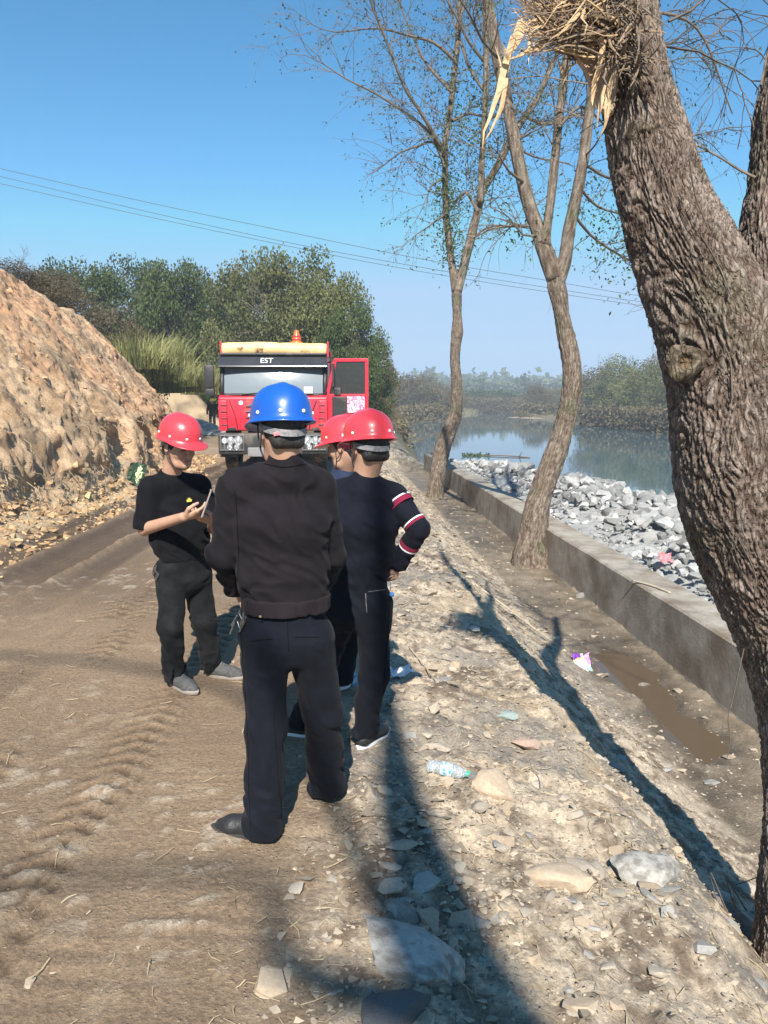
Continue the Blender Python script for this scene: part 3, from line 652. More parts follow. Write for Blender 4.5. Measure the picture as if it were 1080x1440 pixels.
limbsB = [pixpath([(781, 392, 26), (766, 352, 24), (757, 325, 22), (745, 290, 20), (732, 240, 19), (724, 200, 18), (714, 150, 17), (704, 100, 17), (694, 50, 16), (686, 0, 15), (676, -60, 13), (660, -160, 9)], YB, .03),
          pixpath([(764, 345, 22), (769, 320, 14), (776, 270, 13), (781, 220, 13), (786, 170, 13), (793, 110, 13), (799, 60, 12), (806, -20, 10), (815, -120, 6)], YB, .05),
          pixpath([(783, 398, 24), (794, 365, 20), (801, 320, 18), (812, 270, 17), (821, 220, 16), (827, 170, 15), (834, 120, 14), (838, 60, 13), (848, -20, 11), (860, -120, 7)], YB, -.03)]
fineB = [pixpath(x, YB, dy) for x, dy in [([(755, 318, 5), (720, 318, 4), (690, 322, 3), (665, 335, 2), (655, 330, 1)], .2), ([(760, 330, 4), (735, 330, 3), (715, 305, 2), (690, 292, 1)], -.2), ([(806, 300, 5), (830, 330, 4), (860, 352, 3), (900, 372, 2), (940, 368, 1)], .3), ([(812, 260, 5), (840, 290, 3), (880, 300, 2), (905, 285, 1)], .4),
        ([(785, 180, 5), (815, 150, 4), (840, 165, 3), (870, 200, 2)], .4), ([(735, 255, 5), (715, 240, 3), (700, 215, 2)], -.3), ([(826, 170, 6), (860, 110, 4), (900, 80, 3), (960, 60, 2), (1010, 110, 1)], .5), ([(838, 60, 6), (900, 20, 4), (980, 40, 3), (1030, 160, 2)], .4), ([(820, 230, 5), (870, 250, 3), (950, 200, 2), (1020, 180, 1)], .6), ([(700, 80, 6), (680, 60, 4), (660, 20, 3), (640, -10, 2)], -.4)]]
riverside(tuple(trunkB[1, :3]), 'middle riverside tree that splits into three bare stems, its curved trunk against the wall', trunkB, limbsB, fineB, YB, 200,
          [(P(840, 330, YB), P(905, 380, YB), 330, .30), (P(820, 240, YB + .5), P(880, 330, YB + .5), 250, .25), (P(700, 320, YB), P(755, 320, YB), 90, .2)], .75)
trunkA = pixpath([(610, 715, 32), (612, 695, 25), (615, 670, 23), (621, 635, 24), (633, 602, 21), (641, 578, 18), (642, 540, 16), (640, 500, 15), (643, 465, 17), (643, 440, 13), (642, 415, 15), (643, 398, 11), (644, 380, 5)], YA)
limbsA = [pixpath([(642, 410, 14), (636, 375, 11), (632, 345, 10), (627, 300, 10), (626, 250, 9), (626, 205, 9), (632, 165, 9), (637, 120, 8), (642, 75, 8), (646, 20, 7), (650, -60, 5)], YA, .05),
          pixpath([(643, 410, 14), (652, 375, 13), (662, 335, 13), (671, 300, 12), (678, 270, 12), (690, 250, 10), (704, 225, 10), (720, 195, 9), (738, 165, 9), (752, 145, 8), (768, 112, 7), (790, 60, 5)], YA, .05),
          pixpath([(676, 285, 10), (677, 240, 9), (680, 190, 9), (683, 140, 9), (684, 90, 9), (683, 40, 8), (681, -30, 7), (678, -120, 4)], YA, -.05)]
fineA = [pixpath(x, YA, dy) for x, dy in [([(626, 215, 6), (608, 185, 6), (590, 155, 6), (570, 125, 5), (552, 80, 5), (538, 45, 4), (522, 5, 3), (505, -50, 2)], -.2), ([(624, 215, 5), (600, 182, 4), (565, 155, 4), (525, 130, 3), (485, 110, 3), (455, 90, 2), (430, 78, 1)], -.1),
        ([(626, 235, 5), (610, 200, 4), (590, 205, 3), (562, 215, 2), (530, 240, 2), (516, 246, 1)], .1), ([(640, 85, 5), (610, 60, 4), (575, 50, 3), (530, 40, 3), (470, 45, 2), (440, 35, 1)], -.2), ([(636, 130, 5), (600, 90, 4), (580, 50, 3), (560, 0, 2), (540, -50, 1)], .2),
        ([(682, 130, 5), (660, 95, 4), (648, 60, 3), (635, 20, 3), (620, -40, 2)], .2), ([(684, 90, 5), (660, 60, 4), (640, 20, 3), (610, -30, 2)], -.3), ([(672, 298, 6), (655, 270, 4), (640, 285, 3)], .2), ([(636, 170, 5), (660, 160, 4), (690, 165, 3), (720, 150, 2)], .3), ([(646, 30, 4), (660, -10, 3), (690, -60, 2)], .2),
        ([(740, 165, 5), (770, 175, 4), (810, 160, 3), (850, 150, 2)], .3), ([(716, 200, 4), (750, 220, 3), (800, 230, 2)], .3), ([(628, 300, 4), (600, 320, 2), (585, 330, 1)], 0), ([(660, 340, 4), (685, 320, 3), (720, 318, 2), (745, 322, 1)], .3), ([(625, 250, 4), (606, 262, 3), (600, 285, 1)], 0)]]
riverside(tuple(trunkA[1, :3]), 'slender forked riverside tree farthest along the wall, leafy shoots on its thin left stem', trunkA, limbsA, fineA, YA, 300,
          [(P(634, 365, YA), P(627, 240, YA), 1300, .28), (P(627, 240, YA), P(640, 110, YA), 800, .35), (P(678, 260, YA), P(684, 90, YA), 800, .32), (P(690, 250, YA), P(768, 112, YA), 700, .55), (P(640, 60, YA), P(560, 60, YA), 160, .5)], 1.0)

# --- a tree behind the photographer whose limb throws the soft shadow over the road edge
ot = empty('shade_tree', (-.6, -6.4, 0), label='tall leaning tree behind the photographer, out of the picture', cat='tree')
OL = (-.6, -6.4, 0)
bark_obj('trunk', rel([bark_tube(np.array([(-.6, -6.4, -.2, .34), (-.5, -6.4, 1.5, .27), (.0, -6.5, 3.6, .25), (.27, -6.5, 6.2, .23), (.22, -6.5, 7.1, .20), (.02, -6.5, 7.8, .15), (-.15, -6.5, 8.5, .13), (-.25, -6.5, 9.6, .06), (-.3, -6.6, 11, .02)]), 48, .12, .012, 20, 3, .2, 401)], OL), M_BARK, ot)
for k, l in enumerate([[(-.1, -6.5, 7.6, .08), (-.6, -8.5, 9.6, .05), (-1.0, -10.6, 11.9, .025), (-3.4, -11.0, 12.1, .022), (-7.0, -10.7, 12.4, .012)], [(.1, -6.5, 7.2, .06), (-1.2, -8.8, 11.8, .03), (-3.6, -9.8, 13.4, .028), (-8.0, -9.6, 13.6, .015)]]):
    bark_obj('limb', rel([bark_tube(np.array(l), 16, .3, .004, 10, 2, .2, 405 + k)], OL), M_BARK, ot)
# ------------------------------------------------------------------ far trees, bushes, reeds
def leaf_mat(name, c1, c2, trans=.25):
    m, nt, b = new_mat(name); L = nt.links
    at = node(nt, 'ShaderNodeAttribute', attribute_name='tone'); oi = node(nt, 'ShaderNodeObjectInfo')
    mx = node(nt, 'ShaderNodeMix', data_type='RGBA'); mx.inputs[6].default_value = (*c1, 1); mx.inputs[7].default_value = (*c2, 1); L.new(at.outputs['Fac'], mx.inputs[0])
    mr = node(nt, 'ShaderNodeMapRange'); mr.inputs[3].default_value = .8; mr.inputs[4].default_value = 1.25; L.new(oi.outputs['Random'], mr.inputs[0])
    hs = node(nt, 'ShaderNodeHueSaturation'); L.new(mr.outputs[0], hs.inputs['Value']); L.new(mx.outputs[2], hs.inputs['Color'])
    L.new(hs.outputs[0], b.inputs['Base Color']); b.inputs['Roughness'].default_value = .6; b.inputs['Specular IOR Level'].default_value = .25
    tr = node(nt, 'ShaderNodeBsdfTranslucent'); L.new(hs.outputs[0], tr.inputs[0]); ms = node(nt, 'ShaderNodeMixShader'); ms.inputs[0].default_value = trans
    out = next(n for n in nt.nodes if n.type == 'OUTPUT_MATERIAL'); L.new(b.outputs[0], ms.inputs[1]); L.new(tr.outputs[0], ms.inputs[2]); L.new(ms.outputs[0], out.inputs[0])
    return m
M_FOL = leaf_mat('broad_leaves', (.022, .042, .014), (.115, .145, .045))
M_FOLO = leaf_mat('olive_leaves', (.055, .068, .022), (.185, .185, .070))
M_FOLB = leaf_mat('brown_leaves', (.085, .070, .040), (.175, .140, .080))
M_REED = leaf_mat('reed_blades', (.085, .10, .030), (.27, .25, .10), .15)
M_STEM = mat('far_stem', (.09, .07, .05), (.17, .14, .11), 5, .9)
def crown_mesh(name, seed, w, h, nclump, nleaf, size, base=.15, flat=.75, twiggy=0.0):
    """leaf-sized faces spread over many uneven clumps; w,h in metres"""
    r = np.random.default_rng(seed); V = []; C = []
    cen = []
    for k in range(nclump):
        a = r.uniform(0, 2 * np.pi); zz = r.uniform(base, 1) ; env = math.sqrt(max(.05, 1 - ((zz - .50) / .56) ** 2)); rr = math.sqrt(r.uniform(.12, 1)) * env * (1 + .22 * r.normal())
        cen.append((w / 2 * rr * math.cos(a), w / 2 * rr * math.sin(a), h * zz * (1 + .05 * r.normal()), w * r.uniform(.08, .19), r.uniform(0, 1)))
    for (cx, cy, cz, cr, tn) in cen:
        n = int(nleaf * (cr / (w * .12)) ** 2 * .9); d = r.normal(0, 1, (n, 3)); d /= np.linalg.norm(d, axis=1)[:, None]
        d[:, 2] = np.where(d[:, 2] < -.3, d[:, 2] * .5, d[:, 2])
        p = np.array([cx, cy, cz]) + d * cr * (r.uniform(.25, 1.12, (n, 1)) ** .5) * np.array([1, 1, flat])
        v, f = leaf_quads(p, d, size, r, size * .5, .65); V.append(v); C.append(np.repeat(np.clip(.5 * tn + .5 * r.uniform(0, 1, n), 0, 1), 4))
    Vn = np.concatenate(V); n = len(Vn) // 4; i = np.arange(n)[:, None] * 4
    return fast_mesh(name, Vn, [i + np.array([[0, 1, 2, 3]])], False, {'tone': np.concatenate(C)})
def branch_mesh(name, seed, w, h, r0, kids=7, depth=2):
    t = Twigs(seed); t.strand(np.array([(0, 0, -.5), (.05 * w, 0, h * .25), (0, .04 * w, h * .55)]), r0, r0 * .6, 7)
    for k in range(9):
        a = t.r.uniform(0, 2 * np.pi); t.grow((0, 0, h * t.r.uniform(.18, .55)), (math.cos(a), math.sin(a), t.r.uniform(.5, 1.5)), h * t.r.uniform(.3, .5), r0 * .4, depth, kids=kids, droop=.1, segs=6)
    return fast_mesh(name, np.concatenate(t.V), [np.concatenate(t.Q)], True)
CR = [crown_mesh('crown', 500 + k, 1, 1, 80, 200, .027, .06) for k in range(4)]
CB = [crown_mesh('crown', 520 + k, 1, 1, 80, 95, .030, .02, .9) for k in range(3)]
BRM = [branch_mesh('trunk', 540 + k, 1, 1, .022, 5, 2) for k in range(3)]
BRT = [branch_mesh('branches', 550 + k, 1, 1, .012, 6, 2) for k in range(2)]
def far_tree(kind, px, top, Y, wpx, mt, label, k, group=None, base_z=None, cat='tree', crown=None, trunk_=True, depth=1.0):
    p = P(px, top, Y); z0 = gz(p[0], Y) if base_z is None else base_z; h = (p[2] - z0) * .94; w = wpx / FPX * Y * 1.0
    o = empty(kind, (p[0], Y, z0), rng.uniform(0, 6.28), label=label, cat=cat, group=group)
    cm = (crown or CR)[k % len(crown or CR)]
    c = bpy.data.objects.new('crown', cm); COL.objects.link(c); c.parent = o; c.scale = (w, w * depth, h)
    if not cm.materials: cm.materials.append(mt)
    c.material_slots[0].link = 'OBJECT'; c.material_slots[0].material = mt
    if trunk_:
        b_ = bpy.data.objects.new('trunk', BRM[k % 3]); COL.objects.link(b_); b_.parent = o; b_.scale = (w, w, h * .93)
        if not BRM[k % 3].materials: BRM[k % 3].materials.append(M_STEM)
    return o
g = 'evergreen trees on the rise behind the truck'
for k, (px, top, Y, w, mt, lab) in enumerate([
    (120, 372, 50, 130, M_FOL, 'dark evergreen tree above the dirt bank, leftmost of the hill trees'),
    (188, 366, 54, 110, M_FOL, 'rounded dark tree of the hill row, second from the left end'),
    (238, 364, 52, 115, M_FOL, 'tall dark tree with sky holes left of the dip in the treeline'),
    (302, 392, 58, 90, M_FOL, 'lower tree in the dip of the treeline behind the truck roof'),
    (350, 366, 50, 125, M_FOLO, 'olive green tree right of the dip, its rounded top level with its neighbour'),
    (412, 352, 47, 150, M_FOLO, 'biggest olive green tree straight above the truck cab'),
    (462, 384, 45, 110, M_FOLO, 'tree whose crown slopes down to the right beyond the orange beacon'),
    (492, 432, 43, 80, M_FOL, 'small dark tree on the right shoulder of the hill trees'),
    (515, 470, 48, 75, M_FOL, 'dark bushy tree above the open truck door'),
    (150, 430, 36, 120, M_FOLB, 'brownish scrubby tree low behind the crest of the dirt bank'),
    (330, 440, 58, 130, M_FOL, 'dark lower tree filling the gap left of the truck cab'),
    (420, 445, 57, 120, M_FOL, 'dark lower tree hidden behind the truck load box'),
    (245, 430, 58, 120, M_FOL, 'dark lower tree behind the reeds'),
    (540, 505, 55, 45, M_FOLB, 'brownish bush at the right foot of the hill trees by the river')]):
    far_tree('evergreen_tree' if mt is not M_FOLB else 'scrub_tree', px, top, Y, w, mt, lab, k, g, base_z=None)
for k, (px, top, Y, w, lab) in enumerate([(25, 358, 22.5, 75, 'bare grey brush on the top of the dirt bank at the left edge'), (72, 372, 24, 60, 'low dry brush on the bank crest, right of the leftmost one'), (100, 388, 26, 50, 'thin dry brush where the bank crest starts to fall')]):
    p = P(px, top, Y); o = empty('dry_brush', (p[0] - .3, Y, 4.1), rng.uniform(0, 6), label=lab, cat='bush'); h = max(1.0, p[2] - 4.1)
    b_ = bpy.data.objects.new('branches', BRT[k % 2]); COL.objects.link(b_); b_.parent = o; b_.scale = (2.2, 2.2, h * 1.1)
    if not BRT[k % 2].materials: BRT[k % 2].materials.append(M_STEM)
    c = bpy.data.objects.new('foliage', CB[k % 3]); COL.objects.link(c); c.parent = o; c.scale = (2.4, 2.0, h * .8)
    if not CB[k % 3].materials: CB[k % 3].materials.append(M_FOLB)
    c.material_slots[0].link = 'OBJECT'; c.material_slots[0].material = M_FOLB
g2 = 'trees and scrub along the far river bank'
for k, (px, top, Y, w, mt, lab) in enumerate([
    (568, 528, 150, 70, M_FOLB, 'grey brown scrub tree right of the truck door, at the water'),
    (600, 530, 156, 60, M_FOLB, 'grey brown scrub tree between the truck door and the forked tree'),
    (630, 543, 175, 50, M_FOLB, 'scrub partly hidden behind the forked tree trunk'),
    (663, 549, 245, 60, M_FOL, 'low far tree just right of the forked tree trunk, across the water'),
    (700, 551, 250, 60, M_FOL, 'low far tree in the middle of the open view across the water'),
    (728, 555, 255, 45, M_FOL, 'faint low tree left of the scrub on the sandy spit'),
    (752, 542, 190, 46, M_FOLB, 'bushy scrub on the sandy spit left of the curved trunk'),
    (778, 548, 195, 36, M_FOLB, 'scrub on the sandy spit right beside the curved trunk'),
    (652, 556, 238, 50, M_FOLB, 'low scrub at the far end of the river just right of the forked tree'),
    (682, 554, 240, 55, M_FOLO, 'low olive scrub at the far end of the river, second from the forked tree'),
    (712, 558, 239, 46, M_FOLB, 'low brown scrub at the far end of the river, left of the sandy spit'),
    (842, 515, 135, 75, M_FOLB, 'brownish scrub tree at the left end of the right bank'),
    (875, 505, 128, 80, M_FOLO, 'pale olive bushy tree on the right bank, in the middle'),
    (905, 518, 112, 80, M_FOLO, 'rounded olive bush low on the right bank near the willow'),
    (935, 498, 120, 80, M_FOLB, 'tall brown scrub tree behind the olive bush by the willow'),
    (975, 500, 105, 90, M_FOLO, 'olive bush on the right bank hidden behind the willow trunk'),
    (1040, 495, 98, 100, M_FOLO, 'bushy tree of the right bank at the right edge behind the willow')]):
    far_tree('river_scrub_tree', px, top, Y, w, mt, lab, k, g2, base_z=-2.6, crown=CB if mt is not M_FOL else CR)
for k, (px, top, Y, w, lab) in enumerate([(930, 482, 132, 42, 'tall bare twiggy tree rising above the right bank bushes by the willow'), (868, 498, 138, 40, 'bare twiggy tree above the brown scrub of the right bank'), (850, 503, 140, 30, 'thin bare tree at the left end of the right bank'), (758, 536, 200, 30, 'thin bare tree above the sandy spit')]):
    p = P(px, top, Y); o = empty('bare_tree', (p[0], Y, -2.2), 0, label=lab, cat='tree', group='bare trees across the river')
    b_ = bpy.data.objects.new('branches', BRT[k % 2]); COL.objects.link(b_); b_.parent = o; w_ = w / FPX * Y; b_.scale = (w_ * 1.2, w_ * 1.2, p[2] + 2.2)
# water-edge scrub skirt and the far woods that read as one mass
V = []; C = []; r = np.random.default_rng(9)
for (x0, y0, x1, y1, n, hh) in [(31.0, 123, 34.3, 90, 6500, 2.8), (34.3, 90, 36.3, 60, 3500, 2.4), (2.6, 116, 6.4, 140, 1900, 2.8), (6.4, 140, 15.4, 160, 2400, 2.8), (1.9, 60, 2.6, 116, 2600, 2.0), (15.4, 160, 22.2, 229, 2400, 3), (30, 170, 33, 200, 500, 1.2), (14, 236.5, 62, 237, 9000, 4.5), (16, 233, 40, 234.5, 4000, 3), (21, 226, 24, 240, 500, 3), (33.4, 200, 39, 229, 5000, 3.6), (30.6, 178, 40, 165, 5000, 3.0), (24, 236, 39, 229, 5000, 4.2), (-1, 42, .2, 60, 900, 1.6)]:
    t = r.uniform(0, 1, n); p = np.stack([x0 + (x1 - x0) * t + np.abs(r.normal(0, 1.2, n)) * (1 if x0 > 25 else -1), y0 + (y1 - y0) * t + r.normal(0, 1, n), -2.4 + hh * r.uniform(0, 1, n) ** 1.6], -1)
    v, f = leaf_quads(p, np.tile([0, 0, 1.0], (n, 1)), .55, r, .2, .5); V.append(v); C.append(np.repeat(r.uniform(0, 1, n), 4))
Vn = np.concatenate(V); i = np.arange(len(Vn) // 4)[:, None] * 4
link('bank_scrub', fast_mesh('bank_scrub', Vn, [i + np.array([[0, 1, 2, 3]])], False, {'tone': np.concatenate(C)}), M_FOLB, kind='stuff', label='dry scrub and grass hanging over the far water edges')
V = []; C = []
for (xa, xb, y, z0, z1, n, s_) in [(-60, 130, 262, -1, 5.5, 12000, 1.3), (-150, 260, 420, 2, 15, 12000, 2.6), (70, 260, 235, -1, 9, 4000, 1.5), (-300, 400, 600, 6, 26, 7000, 5)]:
    x = r.uniform(xa, xb, n); top = z0 + (z1 - z0) * (.62 + .38 * fbm(x / (y * .03), 0, 0, 4, int(y))); z = z0 - 2 + (top - z0 + 2) * r.uniform(0, 1, n) ** .7
    v, f = leaf_quads(np.stack([x, y + r.normal(0, 4, n), z], -1), np.zeros((n, 3)), s_, r, s_ * .3, .8); V.append(v); C.append(np.repeat(r.uniform(0, 1, n), 4))
Vn = np.concatenate(V); i = np.arange(len(Vn) // 4)[:, None] * 4
link('far_woods', fast_mesh('far_woods', Vn, [i + np.array([[0, 1, 2, 3]])], False, {'tone': np.concatenate(C)}), M_FOL, kind='stuff', label='distant blue green woods closing the river view')

# sandy spit
yy = np.linspace(0, 2 * np.pi, 40, endpoint=False); sp = [(34.5 + 6.5 * math.cos(a), 176 + 8 * math.sin(a), -2.57) for a in yy] + [(35, 176, -2.2)]
link('sand_spit', fast_mesh('sand_spit', sp, np.array([(40, k, (k + 1) % 40) for k in range(40)]), True), mat('pale_sand', (.30, .22, .16), (.38, .29, .22), 1, .9), kind='structure')

# reeds on the end of the bank, in separate clumps
def reed_mesh(seed, n, h, sp):
    r = np.random.default_rng(seed); V = []; Q = []; C = []; k = 0
    a = r.uniform(0, 2 * np.pi, n); rr = sp * np.sqrt(r.uniform(0, 1, n)); b0 = np.stack([rr * np.cos(a), rr * np.sin(a), np.zeros(n)], -1)
    d = np.stack([np.cos(a) * r.normal(0, .25, n), np.sin(a) * r.normal(0, .25, n), np.ones(n)], -1); hh = h * r.uniform(.5, 1.1, n)[:, None]
    w = np.stack([-np.sin(a + 1), np.cos(a + 1), 0 * a], -1) * .022; droop = r.uniform(.02, .28, n)[:, None] * np.array([0, 0, -1]) + np.stack([np.cos(a), np.sin(a), 0 * a], -1) * r.uniform(0, .5, (n, 1))
    rows = []
    for t in (0, .35, .7, 1): 
        c = b0 + d * hh * t + droop * hh * t ** 3; rows += [c - w * (1 - t * .9), c + w * (1 - t * .9)]
    V = np.stack(rows, 1).reshape(-1, 3); i = np.arange(n)[:, None] * 8
    Q = np.concatenate([i + np.array([[2 * j, 2 * j + 1, 2 * j + 3, 2 * j + 2]]) for j in range(3)])
    return fast_mesh('reeds', V, [Q], False, {'tone': np.repeat(r.uniform(0, 1, n), 8)})
RM = [reed_mesh(600 + k, 300, 1.2, .8) for k in range(3)]
for m_ in RM: m_.materials.append(M_REED)
for k, (px, py, Y, s_, lab) in enumerate([(188, 505, 28.0, 1.25, 'tall green reed clump highest on the end of the dirt bank'), (207, 522, 29.2, 1.2, 'tall yellow green reed clump just below the highest clump'), (226, 540, 30.5, 1.15, 'reed clump half way down the end of the bank'),
        (246, 532, 33, 1.2, 'reed clump behind the middle of the row'), (262, 540, 35, 1.2, 'dry reed clump left of the truck mirror'), (282, 545, 38, 1.2, 'dry reed clump beside the truck mirror'), (236, 505, 34, 1.3, 'paler reed clump set back behind the row'), (294, 535, 41, 1.3, 'small reed clump behind the truck mirror'), (214, 503, 30.5, 1.3, 'reed clump between the highest one and the trees')]):
    p = P(px, py, Y); o = link('reed_clump', RM[k % 3], None, None, (p[0], Y, p[2] - .35), label=lab, cat='reeds', group='reed clumps on the end of the bank'); o.scale = (s_,) * 3; o.rotation_euler = (0, 0, k * 1.3)
# soil under them: the bank's tail running on behind the truck
TX, TYY = np.meshgrid(np.arange(-26, -6.0, .16), np.arange(29, 55, .18)); 
TZ = lerp(0, 2.6, sstep(-.2, -3.4, TX + lerp(.262, .19, sstep(44, 47, TYY)) * TYY)) * (1 - .6 * sstep(49, 54, TYY)) * sstep(29, 31.5, TYY) + .22 * fbm(TX, TYY, 0, 4, 77) + .10 * fbm(TX * 4, TYY * 4, 0, 3, 78) - .12
c_ = lerp(np.array([.20, .15, .095])[None, None], np.array([.44, .33, .21])[None, None], sstep(.3, .65, fbm(TX * 2, TYY * 2, TZ * 3, 4, 79) * .5 + .5)[..., None])
nn = TX.shape; i = np.arange(nn[0] - 1)[:, None] * nn[1]; j = np.arange(nn[1] - 1)[None]
link('spoil_slope', fast_mesh('spoil_slope', np.stack([TX, TYY, TZ], -1).reshape(-1, 3), np.stack([i + j, i + j + 1, i + nn[1] + j + 1, i + nn[1] + j], -1).reshape(-1, 4), True,
     {'soil': c_.reshape(-1, 3), 'wet': np.zeros(TX.size), 'grit': np.full(TX.size, .5)}), M_SOIL, kind='structure')

# three power lines across the sky
M_WIRE = mat('wire', (.06, .065, .07), rough=.6)
def wire(pxs, Y0, Y1, r, label):
    n = len(pxs); pts = [P(px, py, lerp(Y0, Y1, k / (n - 1))) for k, (px, py) in enumerate(pxs)]
    mb = MB(); mb.tube(smooth_path(np.array(pts), 3), r, 5); mb.build('power_line', M_WIRE, None, True, label=label, cat='power line', group='power lines across the sky')
wire([(-160, 200), (0, 237), (200, 283), (400, 325), (520, 350), (640, 373), (780, 396), (920, 419), (1200, 455)], 62, 78, .022, 'topmost of the three thin power lines over the trees')
wire([(-160, 213), (0, 248), (200, 296), (400, 340), (520, 363), (640, 384), (780, 406), (920, 427), (1200, 462)], 63, 79, .022, 'middle one of the three thin power lines over the trees')
wire([(-160, 222), (0, 258), (200, 303), (400, 345), (520, 369), (640, 390), (780, 412), (920, 432), (1200, 466)], 64, 80, .022, 'lowest of the three thin power lines over the trees')
# ------------------------------------------------------------------ people: one smooth body each, clothes grown over it
import openvdb as vdb
class Sdf:
    def __init__(s, lo, hi, h):
        s.lo = np.array(lo, float); s.h = h; s.n = np.ceil((np.array(hi) - s.lo) / h).astype(int) + 1
        s.ax = [s.lo[k] + h * np.arange(s.n[k]) for k in range(3)]; s.F = np.full(s.n, .3, np.float32)
    def blk(s, lo, hi):
        sl = tuple(slice(max(0, int((lo[k] - s.lo[k]) / s.h)), min(s.n[k], int((hi[k] - s.lo[k]) / s.h) + 2)) for k in range(3))
        return sl, np.stack(np.meshgrid(*[s.ax[k][sl[k]] for k in range(3)], indexing='ij'), -1)
    def _u(s, sl, d, k, sub=False):
        F = s.F[sl]
        if sub: d = -d; h = np.clip(.5 - .5 * (F - d) / k, 0, 1); s.F[sl] = (F + (d - F) * h + k * h * (1 - h)).astype(np.float32); return
        h = np.clip(.5 + .5 * (F - d) / k, 0, 1); s.F[sl] = (F + (d - F) * h - k * h * (1 - h)).astype(np.float32)
    def cone(s, a, b, ra, rb, k=.015, w=None, q=1.0, sub=False):
        """tapered capsule; w, q: cross-section q times as wide along w"""
        a, b = np.asarray(a, float), np.asarray(b, float); m = max(ra, rb) * max(1, q) + k * 2 + .01
        sl, p = s.blk(np.minimum(a, b) - m, np.maximum(a, b) + m)
        if p.size == 0: return
        p = p - a; ab = b - a; f = 1
        if w is not None:
            w = np.asarray(w, float); w = w / np.linalg.norm(w); p = p + w * ((p @ w)[..., None] * (1 / q - 1)); ab = ab + w * (ab @ w) * (1 / q - 1); f = min(1, q)
        t = np.clip((p @ ab) / (ab @ ab + 1e-12), 0, 1); d = (np.linalg.norm(p - t[..., None] * ab, axis=-1) - (ra + (rb - ra) * t)) * f
        s._u(sl, d, k, sub)
    def ell(s, c, r, ax, k=.015, sub=False):
        c = np.asarray(c, float); m = max(r) + 2 * k + .01; sl, p = s.blk(c - m, c + m)
        if p.size == 0: return
        p = (p - c) @ np.array(ax).T / np.array(r); s._u(sl, (np.linalg.norm(p, axis=-1) - 1) * min(r), k, sub)
    def cut(s, c, n):
        """remove everything on the side n points to"""
        n = np.asarray(n, float); n = n / np.linalg.norm(n); X, Y, Z = np.meshgrid(*s.ax, indexing='ij', sparse=True)
        s.F = np.maximum(s.F, ((X - c[0]) * n[0] + (Y - c[1]) * n[1] + (Z - c[2]) * n[2]).astype(np.float32))
    def folds(s, amp, fs=(9, 9, 16), seed=0, zamp=None):
        idx = np.argwhere(np.abs(s.F) < amp * 2.5 + s.h * 2); P_ = s.lo + idx * s.h
        tw = fbm(P_[:, 0] * 4, P_[:, 1] * 4, P_[:, 2] * 4, 2, seed + 3) * 1.2
        n = fbm(P_[:, 0] * fs[0] + tw, P_[:, 1] * fs[1] + tw, P_[:, 2] * fs[2] + P_[:, 0] * 8 + tw, 2, seed)
        r = (1 - np.abs(n) * 2.2).clip(-.5, 1); a = amp
        if zamp: a = amp * np.interp(P_[:, 2], *zamp)
        s.F[tuple(idx.T)] -= (a * (r - .4)).astype(np.float32)
    def mesh(s, name, m, parent, org, smooth_it=1, **k):
        g = vdb.FloatGrid(); g.background = .3; g.copyFromArray(np.ascontiguousarray(s.F)); pts, quads = g.convertToQuads(isovalue=0.0)
        V = pts * s.h + s.lo - np.asarray(org)
        Q = quads[:, ::-1].astype(np.int32)
        a, b_, c = V[Q[:, 0]], V[Q[:, 1]], V[Q[:, 2]]; vol = np.einsum('ij,ij->i', a, np.cross(b_, c)).sum()
        if vol < 0: Q = Q[:, ::-1]
        return link(name, fast_mesh(name, V, [Q], True), m, parent, **k)

M_SKIN = mat('skin', (.42, .235, .155), (.50, .30, .205), 30, .55, .15, 260, spec=.4, dist=.002)
M_HAIR = mat('hair', (.012, .010, .009), (.03, .026, .022), 90, .6, .8, 220, stretch=(1, 1, .2), dist=.004)
M_LIP = mat('lips', (.33, .13, .10), rough=.5); M_EYE = mat('eye_line', (.02, .014, .012), rough=.5)
def cloth(name, c1, c2, b=.35, sc=420): 
    m = mat(name, c1, c2, 14, .88, b, sc, detail=3, dist=.0015, spec=.25); bb = next(n for n in m.node_tree.nodes if n.type == 'BSDF_PRINCIPLED')
    bb.inputs['Sheen Weight'].default_value = .03; bb.inputs['Specular IOR Level'].default_value = .12; nt = m.node_tree; tc = node(nt, 'ShaderNodeTexCoord')
    nz = node(nt, 'ShaderNodeTexNoise'); nz.noise_type = 'RIDGED_MULTIFRACTAL'; nz.inputs['Scale'].default_value = 6.5; nz.inputs['Detail'].default_value = 2; nz.inputs['Distortion'].default_value = 1.1; nt.links.new(tc.outputs['Object'], nz.inputs['Vector'])
    bp = node(nt, 'ShaderNodeBump'); bp.inputs['Strength'].default_value = .55; bp.inputs['Distance'].default_value = .012; nt.links.new(nz.outputs['Fac'], bp.inputs['Height']); nt.links.new(bb.inputs['Normal'].links[0].from_socket, bp.inputs['Normal']); nt.links.new(bp.outputs[0], bb.inputs['Normal'])
    bb.inputs['Sheen Roughness'].default_value = .5; bb.inputs['Sheen Roughness'].default_value = .5; return m
M_JACKET = cloth('plum_black_fleece', (.0098, .0078, .0098), (.0145, .012, .0145)); M_RIB = cloth('ribbed_hem', (.014, .010, .013), (.021, .016, .019), .8, 260)
M_TROUS = cloth('dark_navy_trousers', (.0055, .0065, .011), (.009, .0105, .016), .2); M_SWEAT = cloth('navy_black_knit', (.0052, .006, .011), (.009, .0105, .017))
M_JEANS = cloth('black_denim', (.006, .0065, .0075), (.017, .0175, .019), .5); M_TEE = cloth('black_tee', (.004, .004, .0055), (.008, .008, .010)); M_NAVY = cloth('navy_shirt', (.018, .026, .055), (.028, .038, .075))
